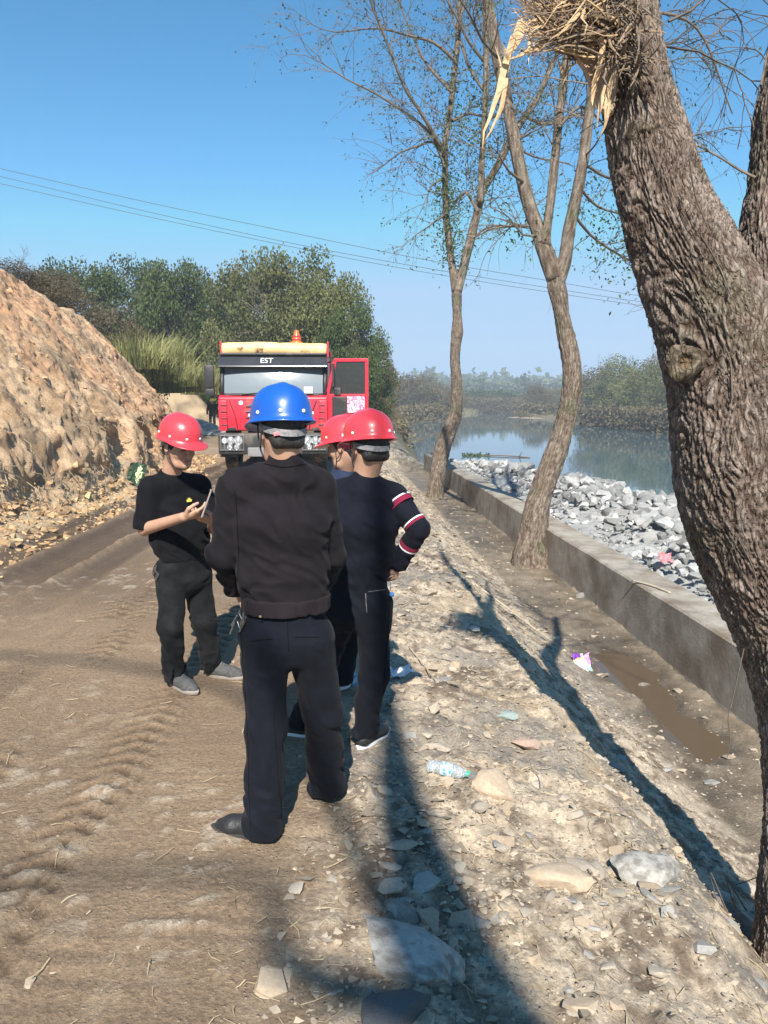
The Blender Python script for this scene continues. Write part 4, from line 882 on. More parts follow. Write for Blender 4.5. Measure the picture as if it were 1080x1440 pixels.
M_MAROON = cloth('maroon_knit', (.16, .012, .035), (.22, .02, .05)); M_WHITEK = cloth('white_knit', (.72, .70, .68), (.8, .78, .76))
M_SHOE_B = mat('black_leather', (.012, .012, .013), (.03, .03, .03), 20, .42, .3, 90); M_SHOE_G = mat('grey_mesh_shoe', (.045, .045, .047), (.10, .098, .095), 60, .85, .5, 300, dist=.003)
M_SOLE_W = mat('white_sole', (.70, .70, .70), (.80, .80, .80), 20, .6); M_SOLE_D = mat('dark_sole', (.03, .03, .03), (.06, .055, .05), 20, .8); M_SOLE_G = mat('dusty_sole', (.24, .21, .18), (.34, .30, .26), 20, .8)
def plastic(name, c):
    m = mat(name, c, tuple(x * 1.06 for x in c), 3, .34, .03, 30, coat=.25); return m
M_HRED = plastic('red_helmet_plastic', (.66, .045, .060)); M_HBLUE = plastic('blue_helmet_plastic', (.010, .085, .40)); M_HYEL = plastic('yellow_helmet_plastic', (.75, .52, .04))
M_RIVET = mat('white_rivet', (.75, .75, .72), rough=.4); M_STRAP = mat('dark_strap', (.03, .028, .03), (.06, .055, .06), 60, .7); M_BAND = mat('grey_band', (.10, .095, .10), (.30, .29, .29), 60, .6)

def nrm(v): v = np.asarray(v, float); return v / np.linalg.norm(v)
def frame(f, up=(0, 0, 1)):
    f = nrm(f); r = nrm(np.cross(f, up)); u = np.cross(r, f); return r, f, u                 # right, forward, up
def hand(S, wrist, d, nrm_palm, side, curl=.5, spread=.12, k=.006, sc=1.0, thumb_in=.5):
    """d: wrist->fingers, nrm_palm: out of the palm (the way fingers curl); side +1: thumb lies towards cross(d, palm)"""
    d = nrm(d); n = nrm(np.asarray(nrm_palm) - d * np.dot(nrm_palm, d)); t = np.cross(d, n) * side; w = np.asarray(wrist, float)
    L = .088 * sc; S.cone(w, w + d * L * .5, .026 * sc, .030 * sc, .012, n, .62); S.cone(w + d * .03, w + d * L * .9 + t * .018, .024, .020, .01, n, .6); S.cone(w + d * .03, w + d * L * .82 - t * .018, .024, .018, .01, n, .6)
    for i, (off, ln, r) in enumerate([(.028, .072, .0088), (.0095, .080, .0092), (-.0095, .074, .0088), (-.028, .060, .0078)]):
        p = w + d * (L * (.93 - .04 * abs(i - 1))) + t * off; a = curl * (.55 + .12 * i); dd = d
        for sgl, rr in ((.44, 1), (.32, .92), (.24, .82)):
            dd = nrm(d * math.cos(a) + n * math.sin(a) + t * spread * (1.2 - i * .8) * .4); q = p + dd * ln * sc * sgl; S.cone(p, q, r * rr, r * rr * .9, .0035); p = q; a += curl * .8
    p = w + d * .022 + t * .024; q = p + nrm(d * .65 + t * .75 + n * .25) * .042; S.cone(p, q, .0135, .0115, .006)
    r2 = q + nrm(d * .95 + t * (.35 - .7 * thumb_in) + n * .45) * .032; S.cone(q, r2, .011, .0100, .004); r3 = r2 + nrm(d * .9 - t * .25 * thumb_in + n * .35) * .024; S.cone(r2, r3, .0098, .0078, .004)
def head_sdf(S, c, f, up=(0, 0, 1), detail=True):
    r, f, u = frame(f, up); A = np.stack([r, f, u]); T = lambda x, y, z: np.asarray(c) + r * x + f * y + u * z
    S.ell(T(0, -.012, .030), (.076, .096, .092), A, .02); S.ell(T(0, .018, -.035), (.062, .070, .070), A, .03)
    S.cone(T(-.030, .045, -.088), T(.030, .045, -.088), .026, .026, .03); S.ell(T(0, .066, -.098), (.024, .020, .018), A, .02)         # jaw, chin
    if detail:
        for s_ in (-1, 1):
            S.ell(T(.032 * s_, .087, .012), (.019, .013, .012), A, .010, sub=True)                                                      # sockets
            S.ell(T(.032 * s_, .073, .008), (.014, .013, .012), A, .006)                                                                # lidded eyeballs
            S.cone(T(.014 * s_, .088, .030), T(.048 * s_, .077, .030), .0075, .0065, .012)                                              # brow
            S.ell(T(.042 * s_, .060, -.028), (.020, .020, .020), A, .022)                                                               # cheek
            S.ell(T(.078 * s_, -.008, -.004), (.008, .019, .030), A, .008); S.ell(T(.084 * s_, -.003, -.002), (.005, .011, .018), A, .004, sub=True)  # ear
            S.ell(T(.011 * s_, .098, -.036), (.008, .009, .007), A, .006)
        S.cone(T(0, .088, .018), T(0, .108, -.026), .0075, .0105, .010); S.ell(T(0, .108, -.031), (.011, .011, .010), A, .008)           # nose
        S.cone(T(-.017, .086, -.058), T(.017, .086, -.058), .0065, .0065, .006); S.cone(T(-.015, .085, -.068), T(.015, .085, -.068), .0072, .0072, .006)
    return T, A
def helmet(parent, org, c, f, up, m, lift=0.0, rivets=8):
    """hard hat: domed shell with a peak, rivets above the rim, harness band and straps"""
    r, f, u = frame(f, up); T = lambda x, y, z: np.asarray(c) + r * x + f * y + u * z - np.asarray(org)
    n = 72; rows = []; V = []; base = .038 + lift
    th = 2 * np.pi * np.arange(n) / n; ct, st = np.cos(th), np.sin(th)                              # st>0 is the front
    rx, ry = .113, .140
    peak = np.clip((st - .25) / .75, 0, 1)
    prof = [(i / 16 * np.pi / 2) for i in range(17)]
    sh = []
    def ring(kx, z, ext=0.0, dz=0.0): return np.stack([rx * kx * ct + ct * ext, ry * kx * st + st * ext, np.full(n, z) + dz], -1)
    rings = []
    e = .012 + .040 * peak ** 1.3; drop = -.010 - .012 * peak + .004 * np.abs(ct)
    rings.append(ring(1.0, base - .002, 0 * e, 0)); rings.append(np.stack([rx * ct + ct * e, ry * st + st * e, base + drop - .003], -1)); rings.append(np.stack([rx * ct + ct * (e + .003), ry * st + st * (e + .003), base + drop], -1))
    rings.append(np.stack([rx * 1.0 * ct + ct * e * .9, ry * st + st * e * .9, base + drop + .004], -1)); rings.append(ring(1.022, base + .006)); rings.append(ring(1.012, base + .016))
    for a in prof[1:-1]:
        k_ = np.cos(a) ** .78; z = base + .016 + .122 * np.sin(a) ** .95
        rg = ring(k_, z); rid = np.exp(-(rg[:, 0] / .016) ** 2) * .006 * math.sin(a) ; rg[:, 2] += rid; rings.append(rg)
    V = np.concatenate(rings); m_ = len(rings); Q = [(i * n + j, i * n + (j + 1) % n, (i + 1) * n + (j + 1) % n, (i + 1) * n + j) for i in range(m_ - 1) for j in range(n)]
    top = len(V); V = np.concatenate([V, [[0, 0, base + .016 + .128]]]); Tt = [((m_ - 1) * n + j, (m_ - 1) * n + (j + 1) % n, top) for j in range(n)]
    W = np.array([T(*v) for v in V]); sh = link('helmet', fast_mesh('helmet', W, [np.array(Q), np.array(Tt)], True), m, parent)
    for k in range(rivets):
        a = 2 * np.pi * (k + .5) / rivets; mb = MB(); cc = T(rx * 1.015 * math.cos(a), ry * 1.015 * math.sin(a), base + .026); out = nrm(r * math.cos(a) / rx + f * math.sin(a) / ry)
        q = Vector(out).to_track_quat('Z', 'Y').to_matrix(); mb.lathe([(.0075, -.002), (.0072, .0015), (.005, .0035), (.001, .0042)], cc, 10, q); mb.build('rivet', M_RIVET, sh, True)
    def strip(pts, w, m2, nm):
        pts = smooth_path(np.array([T(*p) for p in pts]), .012); mb = MB(); V_, Q_, T_ = tube_np(pts, w, 6, True); mb.add(V_, T_, Q_); mb.build(nm, m2, sh, True)
    # headband at the back and sides, with the adjuster
    pts = [(.085 * math.cos(a), -.012 + .102 * math.sin(a), .018 - .035 * max(0, -math.sin(a))) for a in np.linspace(R(180), R(360), 15)]
    V = []; Q = []
    for k, p in enumerate(pts):
        for dz in (-.011, .013):
            for e_ in (1.0, 1.045): V.append(T(p[0] * e_, p[1] * e_, p[2] + dz))
    for k in range(len(pts) - 1):
        a = k * 4; b_ = a + 4; Q += [(a, a + 2, b_ + 2, b_), (a + 1, b_ + 1, b_ + 3, a + 3), (a + 2, a + 3, b_ + 3, b_ + 2), (a, b_, b_ + 1, a + 1)]
    link('headband', fast_mesh('headband', V, [np.array(Q)], False), M_BAND, sh)
    for s_ in (-1, 1):
        strip([(.086 * s_, .02, .03), (.083 * s_, .022, -.02), (.074 * s_, .030, -.065), (.045 * s_, .055, -.108), (0, .066, -.123)], .003, M_STRAP, 'chin_strap')
        strip([(.084 * s_, -.04, .02), (.083 * s_, -.005, -.04), (.074 * s_, .030, -.065)], .0028, M_STRAP, 'chin_strap')
    return sh, T
def shoe(parent, org, heel, d, m, msole, L=.275, h=.075, solez=.026):
    """heel: ground point under the heel; d: toe direction"""
    d = nrm([d[0], d[1], 0]); s_ = np.array([-d[1], d[0], 0]); z = np.array([0, 0, 1.0]); heel = np.asarray(heel, float)
    S = Sdf(heel + d * L / 2 - np.array([.2, .2, .03]), heel + d * L / 2 + np.array([.2, .2, .16]), .0045)
    S.cone(heel + d * .035 + z * .05, heel + d * .05 + z * .088, .036, .040, .02); S.cone(heel + d * .04 + z * .035, heel + d * L * .70 + z * .032, .036, .040, .02, s_, 1.08)
    S.cone(heel + d * .08 + z * .065, heel + d * L * .62 + z * .042, .034, .030, .03); S.cone(heel + d * L * .68 + z * .028, heel + d * (L - .042) + z * .026, .038, .028, .02, s_, 1.12)
    S.cut(heel + z * (solez - .004), -z); sh = S.mesh('shoe', m, parent, org)
    n = 28; out = []
    for k in range(n):
        a = 2 * math.pi * k / n; x = math.cos(a); y = math.sin(a); u_ = .5 - .5 * x; w = np.interp(u_, [0, .15, .5, .75, .9, 1], [.034, .040, .040, .049, .044, .030]); out.append((x, y, w))
    V = []; 
    for zz, e in ((.0, .96), (.006, 1.0), (solez - .004, 1.02), (solez, .99)):
        for (x, y, w) in out:
            p = heel + d * (L / 2 - x * (L / 2 + .004) * e) + s_ * y * w * e * 1.0 + z * (zz + (.010 * max(0, (-x - .55)) if zz < .01 else 0)); V.append(p - org)
    Q = [(i * n + j, i * n + (j + 1) % n, (i + 1) * n + (j + 1) % n, (i + 1) * n + j) for i in range(3) for j in range(n)]
    mb = MB(); mb.add(V, [(0, k + 1, k) for k in range(1, n - 1)] + [(3 * n, 3 * n + k, 3 * n + k + 1) for k in range(1, n - 1)], Q); mb.build('sole', msole, sh, False, auto=R(40))
    la = MB()
    for k in range(5):
        c_ = heel + d * (L * (.40 + .055 * k)) + z * (.094 - .0085 * k); la.tube([c_ - s_ * .022 - z * .006, c_ + z * .004, c_ + s_ * .022 - z * .006 + d * .008], .0028, 4)
    v = la.V; la.V = [x - org for x in v]; la.build('laces', M_STRAP if msole is not M_SOLE_G else M_BAND, sh, True)
    return sh
def human(J, label, top, legs, hel, shoes, h=.006, fold_seed=0, hair=True, cat='person', J2={}, hands=None, body_h=.0048, name='person'):
    mid = (J['ankL'][:2] + J['ankR'][:2]) / 2 if True else 0
    org = np.array([mid[0], mid[1], min(J['ankL'][2], J['ankR'][2]) - .09]); o = empty(name, tuple(org), label=label, cat=cat)
    side = nrm(np.cross(J['bf'], (0, 0, 1))); bf = nrm(J['bf']); shm = (J['shL'] + J['shR']) / 2; hpm = (J['hpL'] + J['hpR']) / 2
    allp = np.array([v for k, v in J.items() if k not in ('bf', 'hf', 'hup')]); lo = allp.min(0) - .2; hi = allp.max(0) + .2
    up = J.get('hup', (0, 0, 1)); wsp = lerp(hpm, shm, .45); chest = lerp(hpm, shm, .78)
    # body
    S = Sdf(lo, hi, body_h)
    T, A = head_sdf(S, J['head'], J['hf'], up)
    S.cone(J['neck'] - np.array([0, 0, .02]), T(0, -.022, -.045), .058, .053, .03)
    S.cone(hpm, wsp, .100, .095, .04, side, 1.4); S.cone(wsp, chest, .095, .105, .04, side, 1.45); S.cone(J['shL'], J['shR'], .045, .045, .04)
    for q in 'LR':
        S.cone(J['sh' + q], J['el' + q], .046, .037, .02); S.cone(J['el' + q], J['wr' + q], .038, .026, .012); S.cone(J['hp' + q], J['kn' + q], .075, .05, .03); S.cone(J['kn' + q], J['ank' + q], .05, .036, .02)
        S.cone(J['ank' + q], J['ank' + q] - np.array([0, 0, .045]), .034, .03, .01)
        hd = (hands or {}).get(q)
        if hd: hand(S, J['wr' + q], *hd)
        else: hand(S, J['wr' + q], J['wr' + q] - J['el' + q], side * (1 if q == 'L' else -1), 1 if q == 'L' else -1, .4)
    S.mesh('body', M_SKIN, o, org)
    if hair:
        S = Sdf(T(0, 0, 0) - .16, T(0, 0, 0) + .16, .004); S.ell(T(0, -.014, .028), (.082, .101, .095), A, .01); S.cone(T(-.035, -.068, -.04), T(.035, -.068, -.04), .030, .030, .02)
        S.cut(T(0, .035, .0), nrm(A[1] * 1.0 - A[2] * .55)); S.cut(T(0, -.0, -.068), -A[2]); S.folds(.002, (60, 60, 60), 5); S.mesh('hair', M_HAIR, o, org)
    # trousers
    S = Sdf([lo[0], lo[1], org[2] - .02], [hi[0], hi[1], max(hpm[2] + .3, 0)], h); lg = legs
    S.cone(hpm - np.array([0, 0, .02]), hpm + np.array([0, 0, .15]), lg.get('hip', .118), .108, .03, side, 1.32)
    for q in 'LR':
        hp, kn, an = J['hp' + q], J['kn' + q], J['ank' + q]; S.cone(hp - side * (.0 if q == 'R' else 0), kn, lg['r'][0], lg['r'][1], .018); S.cone(hp - bf * .03, lerp(hp, kn, .3) - bf * .02, .088, .07, .03)
        S.cone(kn, lerp(kn, an, .5), lg['r'][1], lg['r'][2], .02); S.cone(lerp(kn, an, .5), an - np.array([0, 0, .035]), lg['r'][2], lg['r'][3], .02)
        fr = lg.get('front', .0)
        if fr: S.cone(an - np.array([0, 0, .02]), an + bf * fr - np.array([0, 0, .035]), lg['r'][3] * .9, lg['r'][3] * .75, .02)
    kz = (J['knL'][2] + J['knR'][2]) / 2; az = org[2]
    S.folds(lg.get('fold', .010), (7, 7, 9), fold_seed + 1, ([az, az + .12, az + .3, kz, kz + .2, hpm[2], hpm[2] + .2], [2.3, 1.8, .6, 1.3, .5, 1.0, .5]))
    for q in 'LR': pass
    S.cut(np.array([0, 0, org[2] + lg.get('hem', .035)]), (0, 0, -1)); tr = S.mesh('trousers', lg['mat'], o, org)
    # top
    S = Sdf([lo[0], lo[1], hpm[2] - .25], hi, h); th = top.get('th', .014); hz = top['hem']; bel = top.get('belly', 0)
    S.cone(np.array([*hpm[:2], hz]) , wsp, .100 + th + bel * .4, .102 + th + bel, .05, side, 1.32); S.cone(wsp, chest, .102 + th + bel, .112 + th, .05, side, 1.38); S.cone(chest - bf * .03, lerp(chest, shm, .8) - bf * .015, .105 + th, .075 + th, .05, side, 1.5)
    S.cone(J['shL'], J['shR'], .054 + th, .054 + th, .045); S.cone(J['neck'] - np.array([0, 0, .06]), J['neck'] - np.array([0, 0, .005]), .070 + th * .6, .056 + th * .4, .045)
    for q in 'LR': S.cone(J['neck'] - np.array([0, 0, .060]), lerp(J['neck'] - np.array([0, 0, .03]), J['sh' + q], .8), .050 + th, .052 + th, .035)
    if top.get('collar'): S.cone(J['neck'], J['neck'] + np.array([0, 0, top['collar']]), .064, .061, .012)
    for q in 'LR':
        a, b_, c = J['sh' + q], J['el' + q], J['wr' + q]; r0, r1, r2 = top.get('arm', (.068, .058, .046))
        if top['sleeve'] == 'short': e = lerp(a, b_, top.get('slen', .92)); S.cone(a, e, r0, r1, .02)
        else: S.cone(a, b_, r0, r1, .02); S.cone(b_, c, r1, r2, .015)
    S.folds(top.get('fold', .009), top.get('fs', (9, 9, 15)), fold_seed + 11, ([hz, hz + .15, hz + .35, hz + .6], [1.5, 1.0, .8, .6]))
    if top['sleeve'] == 'short':
        for q in 'LR':
            d_ = nrm(J['el' + q] - J['sh' + q]); e = lerp(J['sh' + q], J['el' + q], top.get('slen', .92)) + d_ * .03; sl, p = S.blk(e - .13, e + .13); dd = (p - e) @ d_; S.F[sl] = np.where(np.linalg.norm(p - e, axis=-1) < .078, np.maximum(S.F[sl], dd), S.F[sl])
    S.cut(np.array([0, 0, hz - .035]), (0, 0, -1)); S.cut(J['neck'] + np.array([0, 0, .012 + top.get('collar', 0)]), np.array([0, 0, 1.0]) - bf * .0 + bf * .35)
    tp = S.mesh(top['name'], top['mat'], o, org)
    if top.get('rib'):
        S = Sdf([lo[0], lo[1], hz - .10], [hi[0], hi[1], hz + .08], .006); S.cone(np.array([*hpm[:2], hz - .1]), np.array([*hpm[:2], hz + .1]), .112 + th + bel * .4, .114 + th + bel * .4, .02, side, 1.32)
        S.cut(np.array([0, 0, hz - .055]), (0, 0, -1)); S.cut(np.array([0, 0, hz + .006]), (0, 0, 1)); S.folds(.005, (30, 30, 4), 4); S.mesh('ribbed_hem', M_RIB, tp, org)
    hm = None
    if hel is not None: hm, HT = helmet(o, org, J['head'], J['hf'], up, hel, J2.get('lift', 0))
    for q, (hl, d, m1, m2) in shoes.items(): shoe(o, org, hl, d, m1, m2)
    return o, org, T, A, hm, S, tp, tr
def gp(px, py, Y0):
    """ground point seen at a pixel (iterated on the relief)"""
    r_ = ray(px, py); z = 0
    for _ in range(6): t = (z - CAM_H) / r_[2]; z = gz(r_[0] * t, r_[1] * t)
    return np.array([r_[0] * t, r_[1] * t, z])
def ank(p, d, up=.095): d = nrm([d[0], d[1], 0]); return p + d * .05 + np.array([0, 0, up])

# --- man in the blue helmet, back to the camera, hands in his jacket pockets
fL, fR = gp(388, 1180, 0), gp(464, 1130, 0)
dL, dR = (-1, .25), (-.35, 1)
YB_ = 2.9
J = dict(head=P(396, 607, 2.88), neck=P(401, 645, 2.88), hf=(-.42, .88, -.12), hup=(.05, -.05, 1), bf=(-.12, 1, 0), shL=P(333, 688, 2.88), shR=P(446, 688, 2.96), elL=P(314, 778, 2.90), wrL=P(335, 828, 3.06),
         elR=P(464, 780, 3.02), wrR=P(446, 830, 3.16), hpL=P(372, 895, 2.88), hpR=P(434, 893, 2.92), knL=P(374, 1020, 2.86), knR=P(454, 1005, 3.02), ankL=ank(fL, dL), ankR=ank(fR, dR))
pB = human(J, 'man in a blue hard hat, dark jacket and navy trousers, seen from behind',
      dict(name='jacket', mat=M_JACKET, sleeve='long', hem=float(P(400, 838, 2.9)[2]), collar=.010, th=.016, rib=True, fold=.011, fs=(9, 9, 13), arm=(.072, .062, .050)),
      dict(mat=M_TROUS, r=(.096, .078, .076, .080), hem=.03, fold=.009, hip=.116), M_HBLUE, {'L': (fL, dL, M_SHOE_B, M_SOLE_D), 'R': (fR, dR, M_SHOE_B, M_SOLE_D)}, fold_seed=3)
o, org = pB[0], pB[1]
from mathutils.bvhtree import BVHTree
def seam(ob, org_, pix, m, r=.0022, name='seam', off=.0008):
    """a stitched line laid on the surface of a garment where the photo shows it"""
    me = ob.data; V = np.empty(len(me.vertices) * 3, np.float32); me.vertices.foreach_get('co', V); V = V.reshape(-1, 3) + org_
    if ob.name not in SEAMT: SEAMT[ob.name] = BVHTree.FromPolygons([tuple(v) for v in V.tolist()], [tuple(p.vertices) for p in me.polygons])
    pts = []
    pp = smooth_path(np.array([(a, b_, 0) for a, b_ in pix], float), 4)
    for a, b_, _ in pp:
        d = Vector(ray(a, b_)).normalized(); h = SEAMT[ob.name].ray_cast(Vector((0, 0, CAM_H)), d)
        if h[0] is not None: pts.append(np.array(h[0]) + np.array(h[1]) * off * np.sign(-h[1].dot(d)) - org_)
    if len(pts) > 1: mb = MB(); mb.tube(np.array(pts), r, 5); mb.build(name, m, ob, True)
SEAMT = {}
M_SEAM = cloth('dark_stitching', (.003, .003, .004), (.005, .005, .006)); M_PIPE = cloth('raised_piping', (.022, .018, .023), (.03, .025, .03))
for pts in ([(352, 902), (384, 898)], [(414, 896), (448, 896)], [(338, 880), (343, 950), (348, 1030), (350, 1120), (352, 1160)], [(404, 868), (405, 900), (406, 915)], [(384, 1000), (390, 1080), (396, 1150)]): seam(pB[7], org, pts, M_SEAM)
for pts in ([(330, 690), (334, 740), (335, 790), (333, 826)], [(372, 652), (400, 657), (430, 652)]): seam(pB[6], org, pts, M_SEAM, .0026)
kb = MB()                                                        # keys on the left belt loop
for k in range(7):
    p = P(338, 876, 2.80) - org + rng.normal(0, .012, 3); kb.box(p, (.006, .004, .05), Matrix.Rotation(rng.uniform(-.6, .6), 3, 'Y'), .0015)
kb.tube([P(336, 862, 2.80) - org, P(340, 870, 2.79) - org, P(338, 884, 2.79) - org, P(334, 874, 2.8) - org], .003, 5); kb.build('key_bunch', mat('steel_keys', (.25, .24, .22), rough=.35, metal=.9), o)
bt_ = MB(); bt_.lathe([(.0, -.001), (.005, 0), (.005, .002), (.001, .0025)], P(366, 867, 2.765) - org, 10, Matrix.Rotation(R(90), 3, 'X')); bt_.build('pocket_stud', mat('brass', (.5, .38, .2), rough=.4, metal=.8), pB[7])
rg_ = MB(); rg_.box(P(389, 610, 2.765) - org, (.022, .006, .014), Matrix.Rotation(-.2, 3, 'Y'), .002); rg_.build('adjuster', mat('red_tag', (.5, .05, .07), (.6, .3, .3), 60, .6), pB[4])

# --- man in the striped sweater, back to the camera, right hand on his hip
fL, fR = gp(437, 1036, 0), gp(503, 1056, 0); dL, dR = (-1, .35), (.55, .8)
J = dict(head=P(519, 630, 3.56), neck=P(514, 668, 3.57), hf=(-.45, .86, -.15), hup=(.03, -.03, 1), bf=(-.05, 1, 0), shL=P(460, 700, 3.6), shR=P(556, 700, 3.58), elL=P(440, 775, 3.66), wrL=P(462, 830, 3.8),
         elR=P(589, 744, 3.50), wrR=P(560, 793, 3.60), hpL=P(478, 850, 3.6), hpR=P(524, 850, 3.58), knL=P(452, 948, 3.74), knR=P(526, 948, 3.60), ankL=ank(fL, dL), ankR=ank(fR, dR))
pS = human(J, 'man in a red hard hat and striped sleeve sweater, hand on his hip',
      dict(name='sweater', mat=M_SWEAT, sleeve='long', hem=float(P(510, 812, 3.6)[2]), th=.012, fold=.007, arm=(.062, .050, .042)),
      dict(mat=M_TROUS, r=(.092, .070, .064, .062), hem=.06, fold=.010, hip=.112), M_HRED, {'L': (fL, dL, M_SHOE_B, M_SOLE_W), 'R': (fR, dR, M_SHOE_B, M_SOLE_W)}, fold_seed=23,
      hands={'R': ((-.75, .15, -.45), (-.2, .9, -.1), 1, .75)})
o, org = pS[0], pS[1]
def band(parent, a, b_, t0, t1, r, m, nm='sleeve_stripe'):
    a, b_ = a - org, b_ - org; t = np.linspace(t0, t1, 5)[:, None]; mb = MB(); mb.tube(a + (b_ - a) * t, r, 26, False); mb.build(nm, m, parent, True)
for (q0, q1, t0, t1, r_, m_) in [('shR', 'elR', .11, .15, .0690, M_WHITEK), ('shR', 'elR', .15, .29, .0675, M_MAROON), ('shR', 'elR', .77, .805, .0572, M_WHITEK), ('shR', 'elR', .805, .88, .0562, M_MAROON), ('elR', 'wrR', .36, .46, .0510, M_MAROON), ('elR', 'wrR', .46, .50, .0500, M_WHITEK),
                                ('shL', 'elL', .16, .24, .0675, M_WHITEK), ('shL', 'elL', .24, .44, .0660, M_MAROON)]:
    band(pS[6], J[q0], J[q1], t0, t1, r_, m_)
mb = MB(); mb.tube([J['wrR'] - org + nrm(J['elR'] - J['wrR']) * .015, J['wrR'] - org - nrm(J['elR'] - J['wrR']) * .008], .034, 20, False); mb.build('wristwatch', M_BAND, o, True)
mb = MB(); mb.lathe([(.001, -.012), (.010, -.008), (.013, 0), (.010, .008), (.001, .012)], P(551, 836, 3.50) - org, 12); mb.box(P(549, 824, 3.51) - org, (.004, .003, .04)); mb.build('key_fob', mat('blue_fob', (.08, .25, .6), rough=.4), o, True)
seam(pS[7], org, [(514, 834), (516, 862)], M_BAND, .0016, 'pocket_seam'); seam(pS[7], org, [(518, 832), (542, 829)], M_BAND, .0012, 'pocket_seam'); seam(pS[7], org, [(548, 840), (545, 900), (540, 960), (538, 1020)], M_SEAM)

# --- man half hidden behind him
fL, fR = gp(472, 958, 0), gp(492, 966, 0); dL, dR = (-.9, .2), (-.6, -.3)
J = dict(head=P(486, 628, 4.35), neck=P(484, 658, 4.4), hf=(-.85, .42, -.16), bf=(-.7, .7, 0), shL=P(463, 686, 4.28), shR=P(500, 684, 4.56), elL=P(466, 752, 4.2), wrL=P(450, 800, 4.4), elR=P(520, 752, 4.6), wrR=P(510, 800, 4.7),
         hpL=P(476, 812, 4.36), hpR=P(494, 812, 4.5), knL=P(478, 886, 4.35), knR=P(493, 886, 4.45), ankL=ank(fL, dL), ankR=ank(fR, dR))
pH = human(J, 'man in a red hard hat and navy collared shirt, mostly hidden behind the striped sweater', dict(name='shirt', mat=M_NAVY, sleeve='long', hem=float(P(484, 790, 4.4)[2]), collar=.02, th=.010, fold=.007),
      dict(mat=M_TROUS, r=(.088, .068, .062, .062), hem=.03, fold=.009), M_HRED, {'L': (fL, dL, M_SHOE_G, M_SOLE_W), 'R': (fR, dR, M_SHOE_G, M_SOLE_W)}, fold_seed=43, h=.008)

# --- man on the left looking down at his phone
fR, fL = gp(240, 962, 0), gp(290, 950, 0); dR, dL = (.72, -.62), (.95, -.25)
J = dict(head=P(252, 628, 4.42), neck=P(240, 664, 4.5), hf=(.72, -.64, -.22), hup=(.2, -.18, 1), bf=(.68, -.68, 0), shR=P(212, 688, 4.42), shL=P(280, 684, 4.66), elR=P(203, 744, 4.38), wrR=P(258, 727, 4.14),
         elL=P(300, 742, 4.58), wrL=P(300, 733, 4.30), hpR=P(241, 808, 4.44), hpL=P(276, 806, 4.58), knR=P(240, 882, 4.36), knL=P(286, 872, 4.55), ankR=ank(fR, dR), ankL=ank(fL, dL))
pL = human(J, 'man in a red hard hat and black short sleeves looking at his phone', dict(name='tee_shirt', mat=M_TEE, sleeve='short', hem=float(P(255, 778, 4.5)[2]), th=.012, belly=.012, fold=.008, arm=(.070, .066, .05), slen=.90),
      dict(mat=M_JEANS, r=(.090, .070, .064, .062), hem=.04, fold=.014), M_HRED, {'R': (fR, dR, M_SHOE_G, M_SOLE_G), 'L': (fL, dL, M_SHOE_G, M_SOLE_G)}, fold_seed=63, body_h=.004, J2=dict(lift=.014),
      hands={'R': ((.93, .05, .22), (-.1, .55, .75), 1, .5, .04), 'L': ((-.55, -.5, .25), (-.2, .3, .8), -1, .45)})
o, org, T, A = pL[0], pL[1], pL[2], pL[3]
mb = MB(); mb.tube([T(-.022, .091, -.063) - org, T(0, .096, -.0625) - org, T(.022, .091, -.063) - org], .0035, 6); mb.build('lips', M_LIP, o, True)
for s_ in (-1, 1):
    mb = MB(); mb.tube([T(.018 * s_, .0875, .004) - org, T(.033 * s_, .0885, .001) - org, T(.047 * s_, .0815, .004) - org], .0024, 5); mb.build('eyelashes', M_EYE, o, True)
    mb = MB(); mb.tube([T(.015 * s_, .097, .031) - org, T(.034 * s_, .0945, .036) - org, T(.052 * s_, .082, .031) - org], .0036, 5); mb.build('eyebrow', M_HAIR, o, True)
bf = nrm(J['bf']); rt_ = nrm(np.cross(bf, (0, 0, 1)))
cst = lerp((J['hpL'] + J['hpR']) / 2, (J['shL'] + J['shR']) / 2, .86)
Mq = Matrix((tuple(rt_), tuple(bf), (0, 0, 1))).transposed()
mb = MB(); mb.prism([(-.014, -.010), (.014, -.010), (.018, .004), (.010, .002), (.006, .014), (0, .006), (-.006, .014), (-.010, .002), (-.018, .004)], 0, .004, Mq @ Matrix.Rotation(R(90), 3, 'X') , cst + bf * .142 + np.array([0, 0, .012]) - org); mb.build('chest_badge', mat('yellow_badge', (.75, .62, .12), rough=.6), pL[6])
mb = MB(); c2 = cst + bf * .128 - rt_ * .088 - np.array([0, 0, .055]) - org; mb.box(c2, (.036, .004, .008), Mq, .001); mb.box(c2 + np.array([.004, 0, -.022]), (.004, .004, .016), Mq, .001); mb.build('chest_logo', M_WHITEK, pL[6])
kb = MB()
for k in range(5): kb.box(P(220, 800 + 3 * k, 4.36) - org + rng.normal(0, .008, 3), (.006, .004, .045), Matrix.Rotation(rng.uniform(-.6, .6), 3, 'Y'), .0015)
kb.build('key_bunch', bpy.data.materials['steel_keys'], o)
# the phone in his hands
w = J['wrR']; hd = nrm((.93, .05, .22)); pc = w + hd * .118 + np.array([.006, .02, .045]); ph = empty('phone', tuple(pc), label='dark smartphone held by the man on the left', cat='phone')
ly = nrm((.34, .1, .93)); lz = nrm(np.cross(np.cross(ly, (-.95, -.22, .3)), ly)); lx = np.cross(ly, lz); Mp = Matrix((tuple(lx), tuple(ly), tuple(lz))).transposed()
mb = MB(); mb.box((0, 0, 0), (.076, .158, .0085), Mp, .003); mb.build('phone_case', mat('phone_case', (.30, .24, .22), rough=.4), ph)
mb = MB(); mb.box(Vector(Mp @ Vector((0, 0, .0048))), (.070, .150, .0006), Mp); mb.build('screen', mat('dark_glass', (.02, .02, .025), rough=.08), ph)

